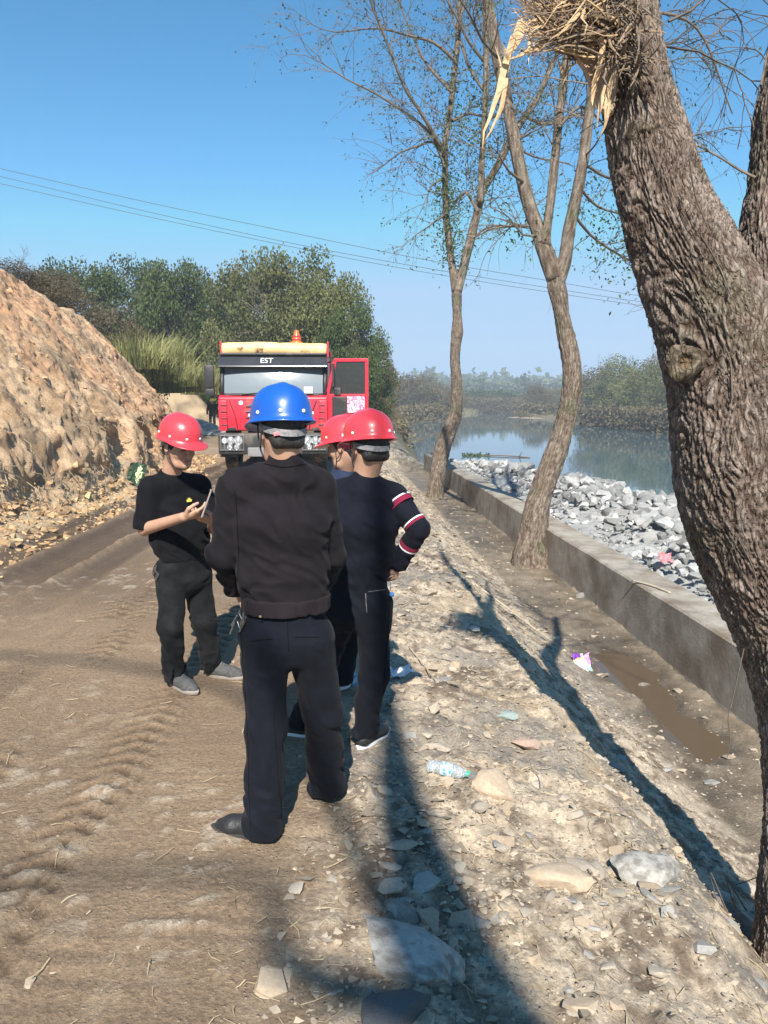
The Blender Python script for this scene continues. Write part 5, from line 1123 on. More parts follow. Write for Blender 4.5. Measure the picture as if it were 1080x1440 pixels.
# --- worker far away beside the truck, yellow hat
c = P(299, 600, 42.0); c[2] = gz(c[0], 42.0); z0 = c[2]
def rl(x, y, z): return np.array([c[0] + x, c[1] + y, z0 + z])
J = dict(head=rl(0, 0, 1.56), neck=rl(0, .02, 1.42), hf=(.3, -1, -.1), bf=(.2, -1, 0), shL=rl(.18, .02, 1.36), shR=rl(-.18, 0, 1.36), elL=rl(.27, 0, 1.1), wrL=rl(.28, -.12, .88), elR=rl(-.26, 0, 1.1), wrR=rl(-.24, -.14, .9),
         hpL=rl(.09, 0, .92), hpR=rl(-.09, 0, .92), knL=rl(.11, -.02, .5), knR=rl(-.11, -.02, .5), ankL=rl(.12, 0, .09), ankR=rl(-.12, 0, .09))
human(J, 'distant worker in black with a yellow hard hat standing left of the truck', dict(name='jacket', mat=M_TEE, sleeve='long', hem=z0 + .85, th=.02), dict(mat=M_JEANS, r=(.09, .07, .065, .065)), M_HYEL,
      {'L': (rl(.12, .05, 0), (.2, -1), M_SHOE_B, M_SOLE_D), 'R': (rl(-.12, .05, 0), (0, -1), M_SHOE_B, M_SOLE_D)}, h=.012, body_h=.009)
# ------------------------------------------------------------------ the red tipper truck
def paint(name, c, dirt=(.30, .23, .17), t=(.52, .68), rough=.38): return mat(name, c, tuple(x * 1.12 for x in c), 2, rough, .03, 30, c3=dirt, s3=2.6, t3=t, coat=.3)
M_RED = paint('red_cab_paint', (.55, .022, .045), (.36, .12, .10), (.56, .75)); M_TBLK = mat('black_trim', (.016, .016, .018), (.035, .034, .034), 4, .5, .1, 30, c3=(.16, .13, .10), s3=3, t3=(.5, .75)); M_RUB = mat('tyre_rubber', (.018, .017, .016), (.04, .036, .03), 8, .9, .5, 40, c3=(.20, .155, .11), s3=4)
M_YEL = mat('worn_yellow_steel', (.62, .42, .17), (.78, .58, .30), 4, .55, .2, 20, c3=(.20, .09, .04), s3=3.2, t3=(.55, .64)); M_CHR = mat('chrome', (.6, .6, .6), rough=.18, metal=1.0); M_GREY = mat('grey_steel', (.16, .16, .165), (.24, .24, .24), 4, .6, .1)
M_ORG = mat('orange_lens', (.75, .13, .02), (.85, .18, .03), 5, .3); M_WHT = mat('white_print', (.75, .75, .75), rough=.5); M_LENS = mat('lamp_lens', (.55, .57, .58), (.8, .8, .8), 40, .12, .6, 60, metal=.7)
def glass_mat(name, tint, rough=.03):
    m, nt, b = new_mat(name); b.inputs['Base Color'].default_value = (*tint, 1); b.inputs['Roughness'].default_value = rough; b.inputs['Specular IOR Level'].default_value = .25
    b.inputs['Coat Weight'].default_value = 1; b.inputs['Coat Roughness'].default_value = .11
    n = node(nt, 'ShaderNodeTexNoise'); n.inputs['Scale'].default_value = 9; n.inputs['Detail'].default_value = 6; tc = node(nt, 'ShaderNodeTexCoord'); nt.links.new(tc.outputs['Object'], n.inputs['Vector'])
    mr = node(nt, 'ShaderNodeMapRange'); mr.inputs[1].default_value = .4; mr.inputs[2].default_value = .75; mr.inputs[3].default_value = rough; mr.inputs[4].default_value = .55; nt.links.new(n.outputs['Fac'], mr.inputs[0]); nt.links.new(mr.outputs[0], b.inputs['Roughness'])
    return m
M_WS = glass_mat('dusty_windscreen', (.15, .18, .20), .45); M_WIN = glass_mat('dark_window', (.03, .035, .035), .05)
TRX, TRY = float(P(385, 600, 17.6)[0]), 17.6
truck = empty('dump_truck', (TRX, TRY, gz(TRX, 18.0) - .02), R(2.0), label='red dump truck facing the camera with its driver door wide open', cat='truck')
truck.scale = (1, 1, 1.045)
# local frame: -Y is the front, x to the viewer's right, z up
W2 = 1.235
def px(name, mb, m, par=truck, **k): return mb.build(name, m, par, **k)
# cab shell: side profile lofted across
mb = MB()
prof = [(-.02, .95), (-.06, 1.25), (-.05, 1.68), (.10, 1.72), (.31, 2.32), (.36, 2.48), (.60, 2.60), (1.9, 2.62), (1.95, .95)]
bmx = bmesh.new(); vs = [bmx.verts.new((-W2, y, z)) for y, z in prof]; f = bmx.faces.new(vs); ex = bmesh.ops.extrude_face_region(bmx, geom=[f])
for e in ex['geom']:
    if isinstance(e, bmesh.types.BMVert): e.co.x = W2
bmesh.ops.recalc_face_normals(bmx, faces=bmx.faces[:]); bmesh.ops.bevel(bmx, geom=[e for e in bmx.edges], offset=.045, segments=3, affect='EDGES', profile=.6)
mb.bm(bmx); cab = px('cab', mb, M_RED, auto=R(35))
# windscreen, slightly bowed
def wpt(x, t): 
    y = lerp(.055, .235, t) + .10 * (x / W2) ** 2 - .030 - .02 * math.sin(t * math.pi); z = lerp(1.73, 2.32, t); return (x, y, z)
nx_, nt_ = 28, 12; V = [wpt(lerp(-1.13, 1.13, a / nx_), b_ / nt_) for b_ in range(nt_ + 1) for a in range(nx_ + 1)]
Q = [(b_ * (nx_ + 1) + a, b_ * (nx_ + 1) + a + 1, (b_ + 1) * (nx_ + 1) + a + 1, (b_ + 1) * (nx_ + 1) + a) for b_ in range(nt_) for a in range(nx_)]
ws = link('windscreen', fast_mesh('windscreen', V, [np.array(Q)], True), M_WS, truck)
mb = MB(); mb.tube([wpt(x, 0) for x in np.linspace(-1.2, 1.2, 12)], .035, 6); mb.tube([wpt(-1.17, t) for t in (0, .5, 1)], .06, 6); mb.tube([wpt(1.17, t) for t in (0, .5, 1)], .06, 6); px('windscreen_seal', mb, M_TBLK, ws, smooth=True)
mb = MB(); mb.box((.80, -.0, 1.83), (.20, .008, .14)); px('paper_permit', mb, M_WHT, ws)
for x0, x1 in ((-.75, -.05), (.15, .8)):
    mb = MB(); mb.tube([(x0, -.02, 1.70), (x0 + .05, -.01, 1.74), (x1, .02, 1.79)], .011, 5); px('wiper', mb, M_TBLK)
# sun visor with letters
mb = MB(); mb.box((0, .12, 2.44), (2.46, .05, .30), Matrix.Rotation(R(-36), 3, 'X'), .015); vis = px('sun_visor', mb, mat('smoked_visor', (.03, .032, .036), (.05, .05, .055), 4, .16), smooth=False)
mb = MB(); mb.box((0, .30, 2.60), (2.40, .36, .05), None, .015); px('visor_bracket', mb, M_TBLK)
def text_mesh(body, size, m, parent, loc, rot, ext=.004):
    cu = bpy.data.curves.new('lettering', 'FONT'); cu.body = body; cu.size = size; cu.extrude = ext; cu.align_x = 'CENTER'; cu.align_y = 'CENTER'
    ob = bpy.data.objects.new('lettering', cu); COL.objects.link(ob); bpy.context.view_layer.update(); me = bpy.data.meshes.new_from_object(ob.evaluated_get(bpy.context.evaluated_depsgraph_get())); bpy.data.objects.remove(ob)
    o_ = link('lettering', me, m, parent, loc); o_.rotation_euler = rot; return o_
text_mesh('EST', .19, M_WHT, vis, (-.14, .090, 2.455), (R(90 - 36), 0, 0))
# grille panel, badge strips, corner deflectors
for z in (1.48, 1.36, 1.24, 1.10):
    mb = MB(); w_ = .62 if z > 1.2 else .5
    mb.prism([(-w_, 0), (w_, 0), (w_ - .10, .045), (-w_ + .10, .045)], 0, .03, Matrix.Rotation(R(90), 3, 'X'), (0, -.065, z)); px('grille_bar', mb, M_CHR)
mb = MB(); mb.box((0, -.075, 1.29), (1.0, .015, .42), None, .02); px('grille', mb, M_TBLK)
for s_ in (-1, 1):
    mb = MB(); mb.box((s_ * 1.13, -.05, 1.28), (.19, .10, .66), None, .03); cd = px('corner_deflector', mb, M_RED, auto=R(35))
    for k in range(4): mb = MB(); mb.box((s_ * 1.10, -.108, 1.08 + .14 * k), (.14, .012, .022), None, .004); px('deflector_slot', mb, M_TBLK, cd)
    mb = MB(); mb.tube([(s_ * .98, -.075, 1.60), (s_ * .86, -.085, 1.30), (s_ * .80, -.08, .97)], .008, 4); px('panel_seam', mb, M_TBLK)
mb = MB(); mb.lathe([(.001, -.012), (.04, -.01), (.05, 0)], (-.72, -.075, 1.56), 14, Matrix.Rotation(R(90), 3, 'X')); px('badge', mb, M_WHT)
# bumper and lamps
mb = MB(); mb.box((0, -.06, .68), (2.48, .26, .46), None, .05); bp_ = px('bumper', mb, M_TBLK, auto=R(35))
mb = MB(); mb.box((0, -.15, .50), (1.15, .12, .20), None, .02); px('tow_step', mb, M_GREY)
for s_ in (-1, 1):
    mb = MB(); mb.box((s_ * .92, -.19, .70), (.52, .05, .34), None, .03); hl = px('headlight', mb, M_TBLK)
    for dx, dz, rr in ((-.14, .05, .085), (.03, .05, .075), (.17, .05, .055), (-.10, -.09, .05), (.06, -.09, .05)):
        mb = MB(); mb.lathe([(.001, .010), (rr * .6, .006), (rr, -.004), (rr * 1.12, .004), (rr * 1.15, -.02)], (s_ * (.92 + dx), -.222, .70 + dz), 16, Matrix.Rotation(R(90), 3, 'X')); px('lamp', mb, M_LENS, hl, smooth=True)
    mb = MB(); 
    for k in range(7): mb.tube([(s_ * .66 + s_ * k * .085, -.232, .545), (s_ * .66 + s_ * k * .085, -.232, .86)], .007, 4)
    mb.tube([(s_ * .65, -.232, .86), (s_ * 1.19, -.232, .86)], .009, 4); mb.tube([(s_ * .65, -.232, .545), (s_ * 1.19, -.232, .545)], .009, 4); px('lamp_guard', mb, M_GREY, hl)
    # mirrors on arms
    mb = MB(); mb.tube([(s_ * 1.18, .25, 2.42), (s_ * 1.42, .16, 2.46), (s_ * 1.44, .14, 1.72), (s_ * 1.20, .12, 1.66)], .018, 6); arm = px('mirror_arm', mb, M_TBLK, smooth=True)
    mb = MB(); mb.box((s_ * 1.45, .13, 2.12), (.22, .09, .50), None, .04); mb.box((s_ * 1.44, .13, 1.78), (.20, .09, .16), None, .03); px('mirror', mb, M_TBLK, arm, auto=R(35))
    mb = MB(); mb.box((s_ * 1.45, .178, 2.12), (.17, .004, .42), None); px('mirror_glass', mb, M_LENS, arm)
# wheels
def wheel(x, y):
    mb = MB(); rot = Matrix.Rotation(R(90), 3, 'Y'); mb.lathe([(.30, -.13), (.46, -.15), (.50, -.13), (.515, -.09), (.515, .09), (.50, .13), (.46, .15), (.30, .13)], (x, y, .51), 40, rot); w_ = px('wheel', mb, M_RUB, smooth=True)
    mb = MB(); mb.lathe([(.04, .06), (.10, .06), (.13, -.02), (.26, -.04), (.30, .12), (.31, .13)], (x, y, .51), 28, rot if x > 0 else Matrix.Rotation(R(-90), 3, 'Y')); px('rim', mb, M_GREY, w_, smooth=True)
    mb = MB()
    for k in range(40):
        a = 2 * math.pi * k / 40
        for s2 in (-1, 1): mb.box((x + s2 * .075, y + .518 * math.cos(a), .51 + .518 * math.sin(a)), (.10, .045, .018), Matrix.Rotation(a - R(90), 3, 'X'))
    px('tread_blocks', mb, M_RUB, w_)
for x in (-1.03, 1.03):
    for y in (.75, 4.6, 5.95): wheel(x, y)
for s_ in (-1, 1):
    mb = MB(); mb.box((s_ * 1.05, .62, 1.0), (.42, 1.3, .10), None, .03); mb.box((s_ * 1.05, .14, .62), (.42, .06, .5), None, .02); px('mudguard', mb, M_TBLK)
mb = MB(); mb.box((-.42, 4, .95), (.12, 7.0, .28)); mb.box((.42, 4, .95), (.12, 7.0, .28)); mb.box((0, 5.3, .51), (1.9, .14, .14)); mb.box((0, .75, .45), (1.9, .12, .12)); px('chassis', mb, M_TBLK)
# load box with ribs, its worn yellow front beam above the cab
mb = MB(); mb.box((0, 2.22, 1.95), (2.5, .10, 1.6), None, .02); mb.box((-1.23, 5.0, 1.85), (.08, 5.5, 1.4), None, .02); mb.box((1.23, 5.0, 1.85), (.08, 5.5, 1.4), None, .02); mb.box((0, 5.0, 1.15), (2.5, 5.5, .10)); bx_ = px('load_box', mb, M_RED)
for s_ in (-1, 1):
    for k in range(8): mb = MB(); mb.box((s_ * 1.30, 2.5 + k * .7, 1.85), (.07, .10, 1.38), None, .01); px('side_rib', mb, M_RED, bx_)
mb = MB(); pts = smooth_path([(-1.22, .62, 2.72), (-.4, .60, 2.74), (.5, .60, 2.72), (1.20, .62, 2.71)], .05); V, Q, T_ = tube_np(pts, .15, 18, True); V = V + .012 * fbm(V[:, 0] * 5, V[:, 1] * 5, V[:, 2] * 5, 3, 9)[:, None]; mb.add(V, T_, Q); px('canopy_beam', mb, M_YEL, smooth=True)
mb = MB(); mb.box((0, 1.45, 2.78), (2.46, 1.7, .06), None, .01); px('box_canopy', mb, M_YEL)
for s_ in (-1, 1): mb = MB(); mb.box((s_ * 1.23, .62, 2.72), (.035, .34, .34), None, .01); px('beam_end', mb, M_RED)
mb = MB(); mb.lathe([(.13, 0), (.13, .05), (.10, .06), (.10, .13), (.085, .16), (.05, .27), (.045, .30), (.001, .31)], (.50, .70, 2.85), 20); px('beacon', mb, M_ORG, smooth=True)
for k in range(2): mb = MB(); mb.lathe([(.105, 0), (.105, .03)], (.50, .70, 2.93 + .07 * k), 20); px('beacon_band', mb, M_RED, smooth=True)
# driver's door swung open, hinged at the right front pillar
door = empty('driver_door', (1.22, .12, 0), R(-12)); door.parent = truck
DW = .96
fr_ = [(0, 1.00), (DW, 1.00), (DW, 2.42), (DW - .08, 2.50), (.26, 2.50), (.17, 2.43), (0, 1.72)]; win = [(.10, 1.74), (DW - .09, 1.74), (DW - .09, 2.40), (.29, 2.40)]
mb = MB(); mb.prism([(0, .98), (DW, .98), (DW, 1.70), (0, 1.70)], -.035, .035, Matrix.Rotation(R(90), 3, 'X')); dp = mb.build('door_panel', M_RED, door)
mb = MB()
for a, b_ in (((0, 1.70), (.20, 2.47)), ((.20, 2.47), (DW - .03, 2.47)), ((DW - .035, 2.47), (DW - .035, 1.70)), ((.02, 1.71), (DW - .02, 1.71))):
    A_ = np.array([a[0], 0, a[1]]); B_ = np.array([b_[0], 0, b_[1]]); L_ = np.linalg.norm(B_ - A_); ang = math.atan2(B_[2] - A_[2], B_[0] - A_[0]); mb.box((A_ + B_) / 2, (L_ + .06, .055 + .004 * a[0], .075), Matrix.Rotation(-ang, 3, 'Y'), .012)
mb.build('door_frame', M_RED, door)
mb = MB(); mb.prism([(.08, 1.73), (DW - .06, 1.73), (DW - .06, 2.44), (.24, 2.44)], -.004, .004, Matrix.Rotation(R(90), 3, 'X')); mb.build('door_window', M_WIN, door)
mb = MB(); mb.box((.30, -.055, 1.43), (.34, .03, .52), None, .02); mb.build('door_lining', M_TBLK, door)
mb = MB(); mb.box((.68, -.052, 1.52), (.40, .02, .36), None, .01); tw_ = mb.build('towel', mat('patterned_cloth', (.80, .66, .68), (.62, .10, .26), 26, .8, .3, 60, contrast=(.45, .55)), door, label='white and pink patterned cloth on the inside of the door')
mb = MB(); mb.box((.25, -.050, 1.80), (.16, .04, .16), None, .02); mb.box((.16, -.06, 2.15), (.05, .06, .5), None, .01); mb.build('grab_handle', M_TBLK, door)
for k, (w_, z) in enumerate(((.30, 1.12), (.20, 1.05))):
    for q in range(7 if k == 0 else 4): 
        mb = MB(); mb.box((.10 + q * .052, -.040, z), (.036, .004, .034 + .006 * (q % 2)), Matrix.Rotation(.1 * (q % 3 - 1), 3, 'Y')); mb.build('door_print', M_WHT, dp)
mb = MB(); mb.box((1.05, .95, 1.9), (.3, 1.0, 1.4)); px('door_opening', mb, M_TBLK)
# ------------------------------------------------------------------ loose stones, riprap, litter
M_ST = [mat('stone', (.36, .30, .23), (.52, .45, .36), 7, .85, .5, 60, obj_var=.25), mat('stone_grey', (.27, .255, .23), (.42, .40, .36), 9, .85, .5, 60, obj_var=.25), mat('stone_tan', (.40, .30, .20), (.52, .42, .31), 7, .9, .5, 60, obj_var=.2)]
M_RIP = mat('white_quarry_rock', (.31, .305, .29), (.52, .515, .495), 3.5, .85, 1.0, 16, c3=(.17, .155, .13), s3=2.2, t3=(.46, .66), obj_var=.28, dist=.05)
def rock_mesh(seed, angular, sub=2, name='stone'):
    r = np.random.default_rng(seed); bm = bmesh.new()
    if angular:
        for k in range(13): v = r.normal(0, 1, 3); v /= np.linalg.norm(v); v *= r.uniform(.75, 1.05); bm.verts.new(v * np.array([1, .8, .62]))
        res = bmesh.ops.convex_hull(bm, input=bm.verts[:]); bmesh.ops.delete(bm, geom=[g for g in res['geom_interior'] if isinstance(g, bmesh.types.BMVert)], context='VERTS')
    else:
        bmesh.ops.create_icosphere(bm, subdivisions=sub, radius=1)
        P_ = np.array([v.co[:] for v in bm.verts]); n = fbm(P_[:, 0] * 1.1 + seed, P_[:, 1] * 1.1, P_[:, 2] * 1.1, 2, seed) * .45
        for v, k in zip(bm.verts, n): v.co *= 1 + k; v.co.z *= .62; v.co.y *= .8
        for _ in range(11):                                        # a few flat broken faces
            d = Vector(r.normal(0, 1, 3)).normalized(); c = r.uniform(.42, .72)
            for v in bm.verts:
                h = v.co.dot(d)
                if h > c: v.co -= d * (h - c)
    me = bpy.data.meshes.new(name); bm.to_mesh(me); bm.free(); me.shade_smooth() if not angular else None
    if not angular:
        try: me.set_sharp_from_angle(angle=R(38))
        except Exception: pass
    return me
RS = [rock_mesh(700 + k, k % 3 > 0, 2, 'stone') for k in range(12)]; RA = [rock_mesh(730 + k, True, name='rock') for k in range(14)]
for k, me in enumerate(RS): me.materials.append(M_ST[k % 3])
for me in RA: me.materials.append(M_RIP)
def dens(x, y):
    s_ = x + .063 * y; return (sstep(-.3, .3, s_) * (1 - sstep(2.3, 2.9, s_) * .8) * (s_ < 3.55) + .012 * (s_ > -1.6) * (s_ < -.3)) * (.35 + .65 * sstep(-.2, .3, noise(x * 1.4, y * 1.4, 0, 91)))
r = np.random.default_rng(77); cand = []
while len(cand) < 21000:
    u = r.uniform(0, 1, 20000); y = 1.5 * (24 / 1.5) ** u; x = r.uniform(-1.7, 3.6, 20000) - .063 * y * (y > 0); k = r.uniform(0, 1, 20000) < dens(x, y); sz = .0075 * (1 / np.clip(r.uniform(0, 1, 20000), .0015, 1)) ** .40 * (.8 + .06 * y)
    cand += [(a, b_, min(c, .075)) for a, b_, c in zip(x[k], y[k], sz[k])]
cand = cand[:21000]; cand.sort(key=lambda t: -t[2] / (t[1] + .5))
def free(x, y, rr):
    return all((x - fx) ** 2 + (y - fy) ** 2 > (rr + .10) ** 2 for fx, fy in FEET)
FEET = [(-.45, 2.8), (-.6, 2.8), (-.22, 3.2), (-.2, 3.05), (-.1, 3.55), (.02, 3.6), (-.4, 3.75), (-.5, 3.8), (-.25, 4.5), (-1.2, 4.4)]
cx = np.array([c[0] for c in cand]); cy = np.array([c[1] for c in cand]); cz = ground_h(cx, cy)
V = []; F = []; n = 0; ns = 0; Cc = []
tmpl = []
for k in range(8):
    q_ = np.random.default_rng(760 + k); bm = bmesh.new()
    for _ in range(9): bm.verts.new(q_.normal(0, 1, 3) / 1.6 * np.array([1, .8, .5]))
    res = bmesh.ops.convex_hull(bm, input=bm.verts[:]); bmesh.ops.delete(bm, geom=[g for g in res['geom_interior'] if isinstance(g, bmesh.types.BMVert)], context='VERTS'); bmesh.ops.triangulate(bm, faces=bm.faces[:]); bm.verts.index_update()
    tmpl.append((np.array([v.co[:] for v in bm.verts]), np.array([[v.index for v in f.verts] for f in bm.faces]))); bm.free()
for q, (x, y, s_) in enumerate(cand):
    if ns < 290:
        if not free(x, y, s_): continue
        o = bpy.data.objects.new('stone', RS[int(r.integers(12))]); COL.objects.link(o); o.parent = ground; o.location = (x, y, cz[q] + s_ * .10); o.scale = (s_ * r.uniform(.8, 1.5), s_, s_ * r.uniform(.35, .7)); o.rotation_euler = (r.normal(0, .2), r.normal(0, .2), r.uniform(0, 6.3)); ns += 1
    else:
        tv, tf = tmpl[int(r.integers(8))]; a = r.uniform(0, 6.3); c, s2 = math.cos(a), math.sin(a); v = tv * s_ * np.array([r.uniform(.8, 1.3), 1, .7]); v = v @ np.array([[c, s2, 0], [-s2, c, 0], [0, 0, 1]]) + (x, y, cz[q] + s_ * .15)
        V.append(v); F.append(tf + n); n += len(v); Cc.append(np.repeat([[*np.array([1, .93, .84]) * r.uniform(.55, 1.35)]], len(v), 0))
link('gravel', fast_mesh('gravel', np.concatenate(V), [np.concatenate(F)], False, {'tone': np.concatenate(Cc)}), mat('gravel_stone', (.26, .23, .19), (.42, .37, .30), 9, .9, attr='tone'), ground, kind='stuff')
# dry straw, twigs and root bits on the slope and the road edge
mb = MB(); rr_ = np.random.default_rng(31)
for k in range(1900):
    y = 1.6 * (14 / 1.6) ** rr_.uniform(0, 1); x = rr_.uniform(-.4, 2.4) - .063 * y if k % 9 else rr_.uniform(-2.6, -.2); a = rr_.uniform(0, 3.14); l = rr_.uniform(.02, .11) * (.7 + .08 * y); d = np.array([math.cos(a), math.sin(a)]) * l
    p = np.array([[x, y], [x + d[0] * .5 + rr_.normal(0, .006), y + d[1] * .5], [x + d[0], y + d[1]]]); z = ground_h(p[:, 0], p[:, 1]) + rr_.uniform(.003, .016, 3); mb.tube(np.column_stack([p, z]), rr_.uniform(.0010, .0024) * (.7 + .07 * y), 3, False)
mb.build('straw_litter', mat('dry_straw', (.24, .17, .10), (.55, .44, .28), 3, .9), None, kind='stuff', label='dry straw and broken twigs scattered over the stony slope')
mb = MB()
for k in range(500):                                            # roots and dry stalks hanging over the cut bank
    i_, j_ = int(rr_.integers(30, 370)), int(rr_.integers(66, 80) if k % 3 else rr_.integers(80, 150)); p = bank_pts[i_, j_]; l = rr_.uniform(.08, .45); hang_d = np.array([rr_.normal(.22, .12), rr_.normal(0, .25), -rr_.uniform(.3, 1.0)]) if j_ < 80 else np.array([rr_.normal(.5, .2), rr_.normal(0, .5), -rr_.uniform(.1, .6)])
    pts = np.array([p, p + hang_d * l * .5 + (.05, 0, .02), p + hang_d * l]); mb.tube(pts, rr_.uniform(.002, .007), 3, False)
mb.build('bank_roots', mat('dry_root', (.20, .145, .09), (.46, .36, .24), 3, .9), None, kind='stuff', label='dry roots and stalks hanging down the cut dirt bank')

V = []; F = []; n = 0; Cc = []; r = np.random.default_rng(55)
for k in range(7000):                                            # crumbled clods on the face and gathered at its foot
    i_ = int(r.integers(20, 380)); j_ = int(r.integers(0, 46) if k % 3 else r.integers(46, 200)); p = bank_pts[i_, j_] + np.array([r.uniform(0, .5) if j_ < 12 else 0, 0, 0]); tv, tf = tmpl[int(r.integers(8))]; s_ = .012 / max(.06, r.uniform()) ** .62 * (1.0 if j_ < 46 else .8)
    if j_ < 12: p[2] = max(gz(p[0], p[1]), -.1) + s_ * .3
    M3 = np.array(Matrix.Rotation(r.uniform(0, 6.3), 3, 'Z') @ Matrix.Rotation(r.uniform(0, 6.3), 3, 'X')); v = tv * s_ @ M3.T + p; V.append(v); F.append(tf + n); n += len(v); Cc.append(np.repeat([np.array([1, .93, .82]) * r.uniform(.6, 1.2)], len(v), 0))
link('bank_clods', fast_mesh('bank_clods', np.concatenate(V), [np.concatenate(F)], False, {'tone': np.concatenate(Cc)}), mat('dry_clod', (.38, .26, .15), (.58, .42, .26), 6, .95, .6, 60, attr='tone'), kind='stuff', label='dry clods crumbled down the face and foot of the dirt bank')

# riprap of white quarry rock between the wall and the river
rev = empty('rock_revetment', (5, 14, -.8), label='bank of broken white quarry rock between the wall and the river', cat='rock bank'); RO = np.array([5, 14, -.8])
r = np.random.default_rng(88); rocks = []
while len(rocks) < 7000:
    y = 5.5 * (33 / 5.5) ** r.uniform(0, 1); s0 = 4.25 - .063 * y; c = float(crest_x(y)); x = s0 + (c + 1.3 - s0) * r.uniform(0, 1) ** .85
    if x > c + 1.6: continue
    big = r.uniform() ** 3; sz = .035 + .24 * big * (.4 + .6 * sstep(s0 + .3, s0 + 1.4, x)); rocks.append((x, y, sz))
rocks.sort(key=lambda t: -t[2] / t[1]); rx_ = np.array([k[0] for k in rocks]); ry_ = np.array([k[1] for k in rocks])
bz = ground_base(rx_, ry_); s0 = 4.2 - .063 * ry_; w_ = np.interp(ry_, [5, 33], [1, 1]); heap = .30 * sstep(.3, 1.6, rx_ - s0) * (1 - sstep(-.5, 1.4, rx_ - crest_x(ry_))) + .12 * noise(rx_ * .9, ry_ * .9, 0, 92)
V = []; F = []; n = 0; Cc = []; tm = [(np.array([v.co[:] for v in me.vertices]), np.array([p.vertices[:] for p in me.polygons])) for me in RA]
for q, (x, y, s_) in enumerate(rocks):
    z = bz[q] + heap[q] + s_ * .25 + (.05 if q > 290 else .10)
    if x - s_ * 1.1 < 4.2 - .063 * y: x = 4.2 - .063 * y + s_ * 1.1 + .01
    if q < 290:
        o = bpy.data.objects.new('rock', RA[q % 14]); COL.objects.link(o); o.parent = rev; o.location = np.array([x, y, z]) - RO; o.scale = (s_, s_, s_); o.rotation_euler = tuple(r.uniform(0, 6.3, 3))
    else:
        tv, tf = tm[q % 14]; M3 = np.array(Matrix.Rotation(r.uniform(0, 6.3), 3, 'Z') @ Matrix.Rotation(r.uniform(0, 6.3), 3, 'X')); v = tv * s_ @ M3.T + np.array([x, y, z]) - RO; V.append(v); F.append(tf + n); n += len(v); Cc.append(np.repeat([[r.uniform(.5, 1.3)] * 3], len(v), 0))
link('small_rocks', fast_mesh('small_rocks', np.concatenate(V), [np.concatenate(F)], False, {'tone': np.concatenate(Cc)}), mat('white_quarry_chips', (.25, .245, .23), (.42, .415, .40), 4, .9, attr='tone'), rev, kind='stuff')
gx_, gy_ = np.meshgrid(np.linspace(0, 1, 60), np.linspace(5.0, 34, 240)); hx = 4.203 - .063 * gy_ + gx_ * (crest_x(gy_) + 1.8 - 4.2 + .063 * gy_)
hz_ = ground_base(hx, gy_) + .02 + .26 * sstep(.3, 1.6, hx - 4.2 + .063 * gy_) * (1 - sstep(-.5, 1.4, hx - crest_x(gy_))) + .06 * fbm(hx * 5, gy_ * 5, 0, 4, 93); i = np.arange(239)[:, None] * 60; j = np.arange(59)[None]
link('rubble_bed', fast_mesh('rubble_bed', np.stack([hx, gy_, hz_], -1).reshape(-1, 3) - RO, np.stack([i + j, i + j + 1, i + 61 + j, i + 60 + j], -1).reshape(-1, 4), True), mat('rubble_fines', (.24, .235, .22), (.48, .475, .45), 14, .95, .8, 40, dist=.03), rev, kind='stuff')

# single stones and slabs that stand out
def lone(name, px_, py_, size, seed, m, label, rz=0, sink=.3, flat=.5, cat='stone', asp=.7, sub=3):
    me = rock_mesh(seed, False, sub); me.name = name; me.materials.clear(); me.materials.append(m); p = gp(px_, py_, 0)
    o = link(name, me, None, None, (p[0], p[1], p[2] + size * flat * (.62 - sink)), label=label, cat=cat); o.scale = (size, size * asp / .8, size * flat / .62); o.rotation_euler = (0, 0, rz); return o
M_SLAB = mat('pale_slab', (.34, .32, .29), (.50, .475, .43), 5, .8, .5, 30, c3=(.22, .20, .17), s3=3); M_GREEN = mat('greenish_glass_slag', (.28, .36, .33), (.55, .62, .58), 22, .5, .7, 60); M_PINK = mat('reddish_stone', (.38, .25, .19), (.52, .38, .30), 8, .85, .4, 50)
lone('slab_stone', 570, 1348, .25, 801, M_SLAB, 'large pale grey slab stone half in shadow at the bottom edge', R(-28), .42, .32, asp=.62)
lone('stone_block', 545, 1425, .14, 802, mat('dark_gravel_block', (.13, .13, .13), (.24, .24, .235), 40, .9, .8, 90), 'dark gritty block just below the large pale slab', .2, .5, .3)
lone('cobble', 640, 1385, .055, 803, M_ST[0], 'smooth tan cobble right of the large pale slab', .4, .2, .7)
lone('cobble', 474, 1331, .020, 804, M_ST[2], 'small tan cobble left of the large pale slab', .1, .0, .8)
lone('slag_stone', 713, 1008, .115, 805, M_GREEN, 'greenish white speckled flat stone on the slope', R(-35), .2, .22, asp=.5)
lone('flat_stone', 740, 1050, .105, 806, M_PINK, 'reddish flat stone with a dark gap below it, near the plastic bottle', R(-8), -.1, .25, asp=.55)
lone('boulder', 905, 1230, .17, 807, M_SLAB, 'pale half buried boulder on the crest left of the willow shadow', R(20), .45, .5)
lone('flat_stone', 610, 1052, .10, 808, M_ST[0], 'pale flat stone on the slope left of the reddish stone', .1, .3, .25, asp=.5)
lone('cobble', 640, 940, .055, 809, M_ST[2], 'pale angular cobble up the slope from the greenish stone', .7, .1, .7)
lone('cobble', 610, 1000, .06, 810, M_ST[0], 'cobble with crossed twigs beside it', .2, .1, .6)
lone('flat_stone', 565, 1192, .062, 811, M_ST[0], 'small pale flat stone in the edge of the tree shadow', R(-5), .0, .3, asp=.45)
lone('boulder', 815, 840, .0001 + .09, 812, M_ST[1], 'grey stone low on the slope beyond the wrapper', .3, .2, .6)
lone('boulder', 790, 1240, .14, 813, M_ST[2], 'tan half buried boulder in the middle of the lower slope', R(-20), .5, .4)
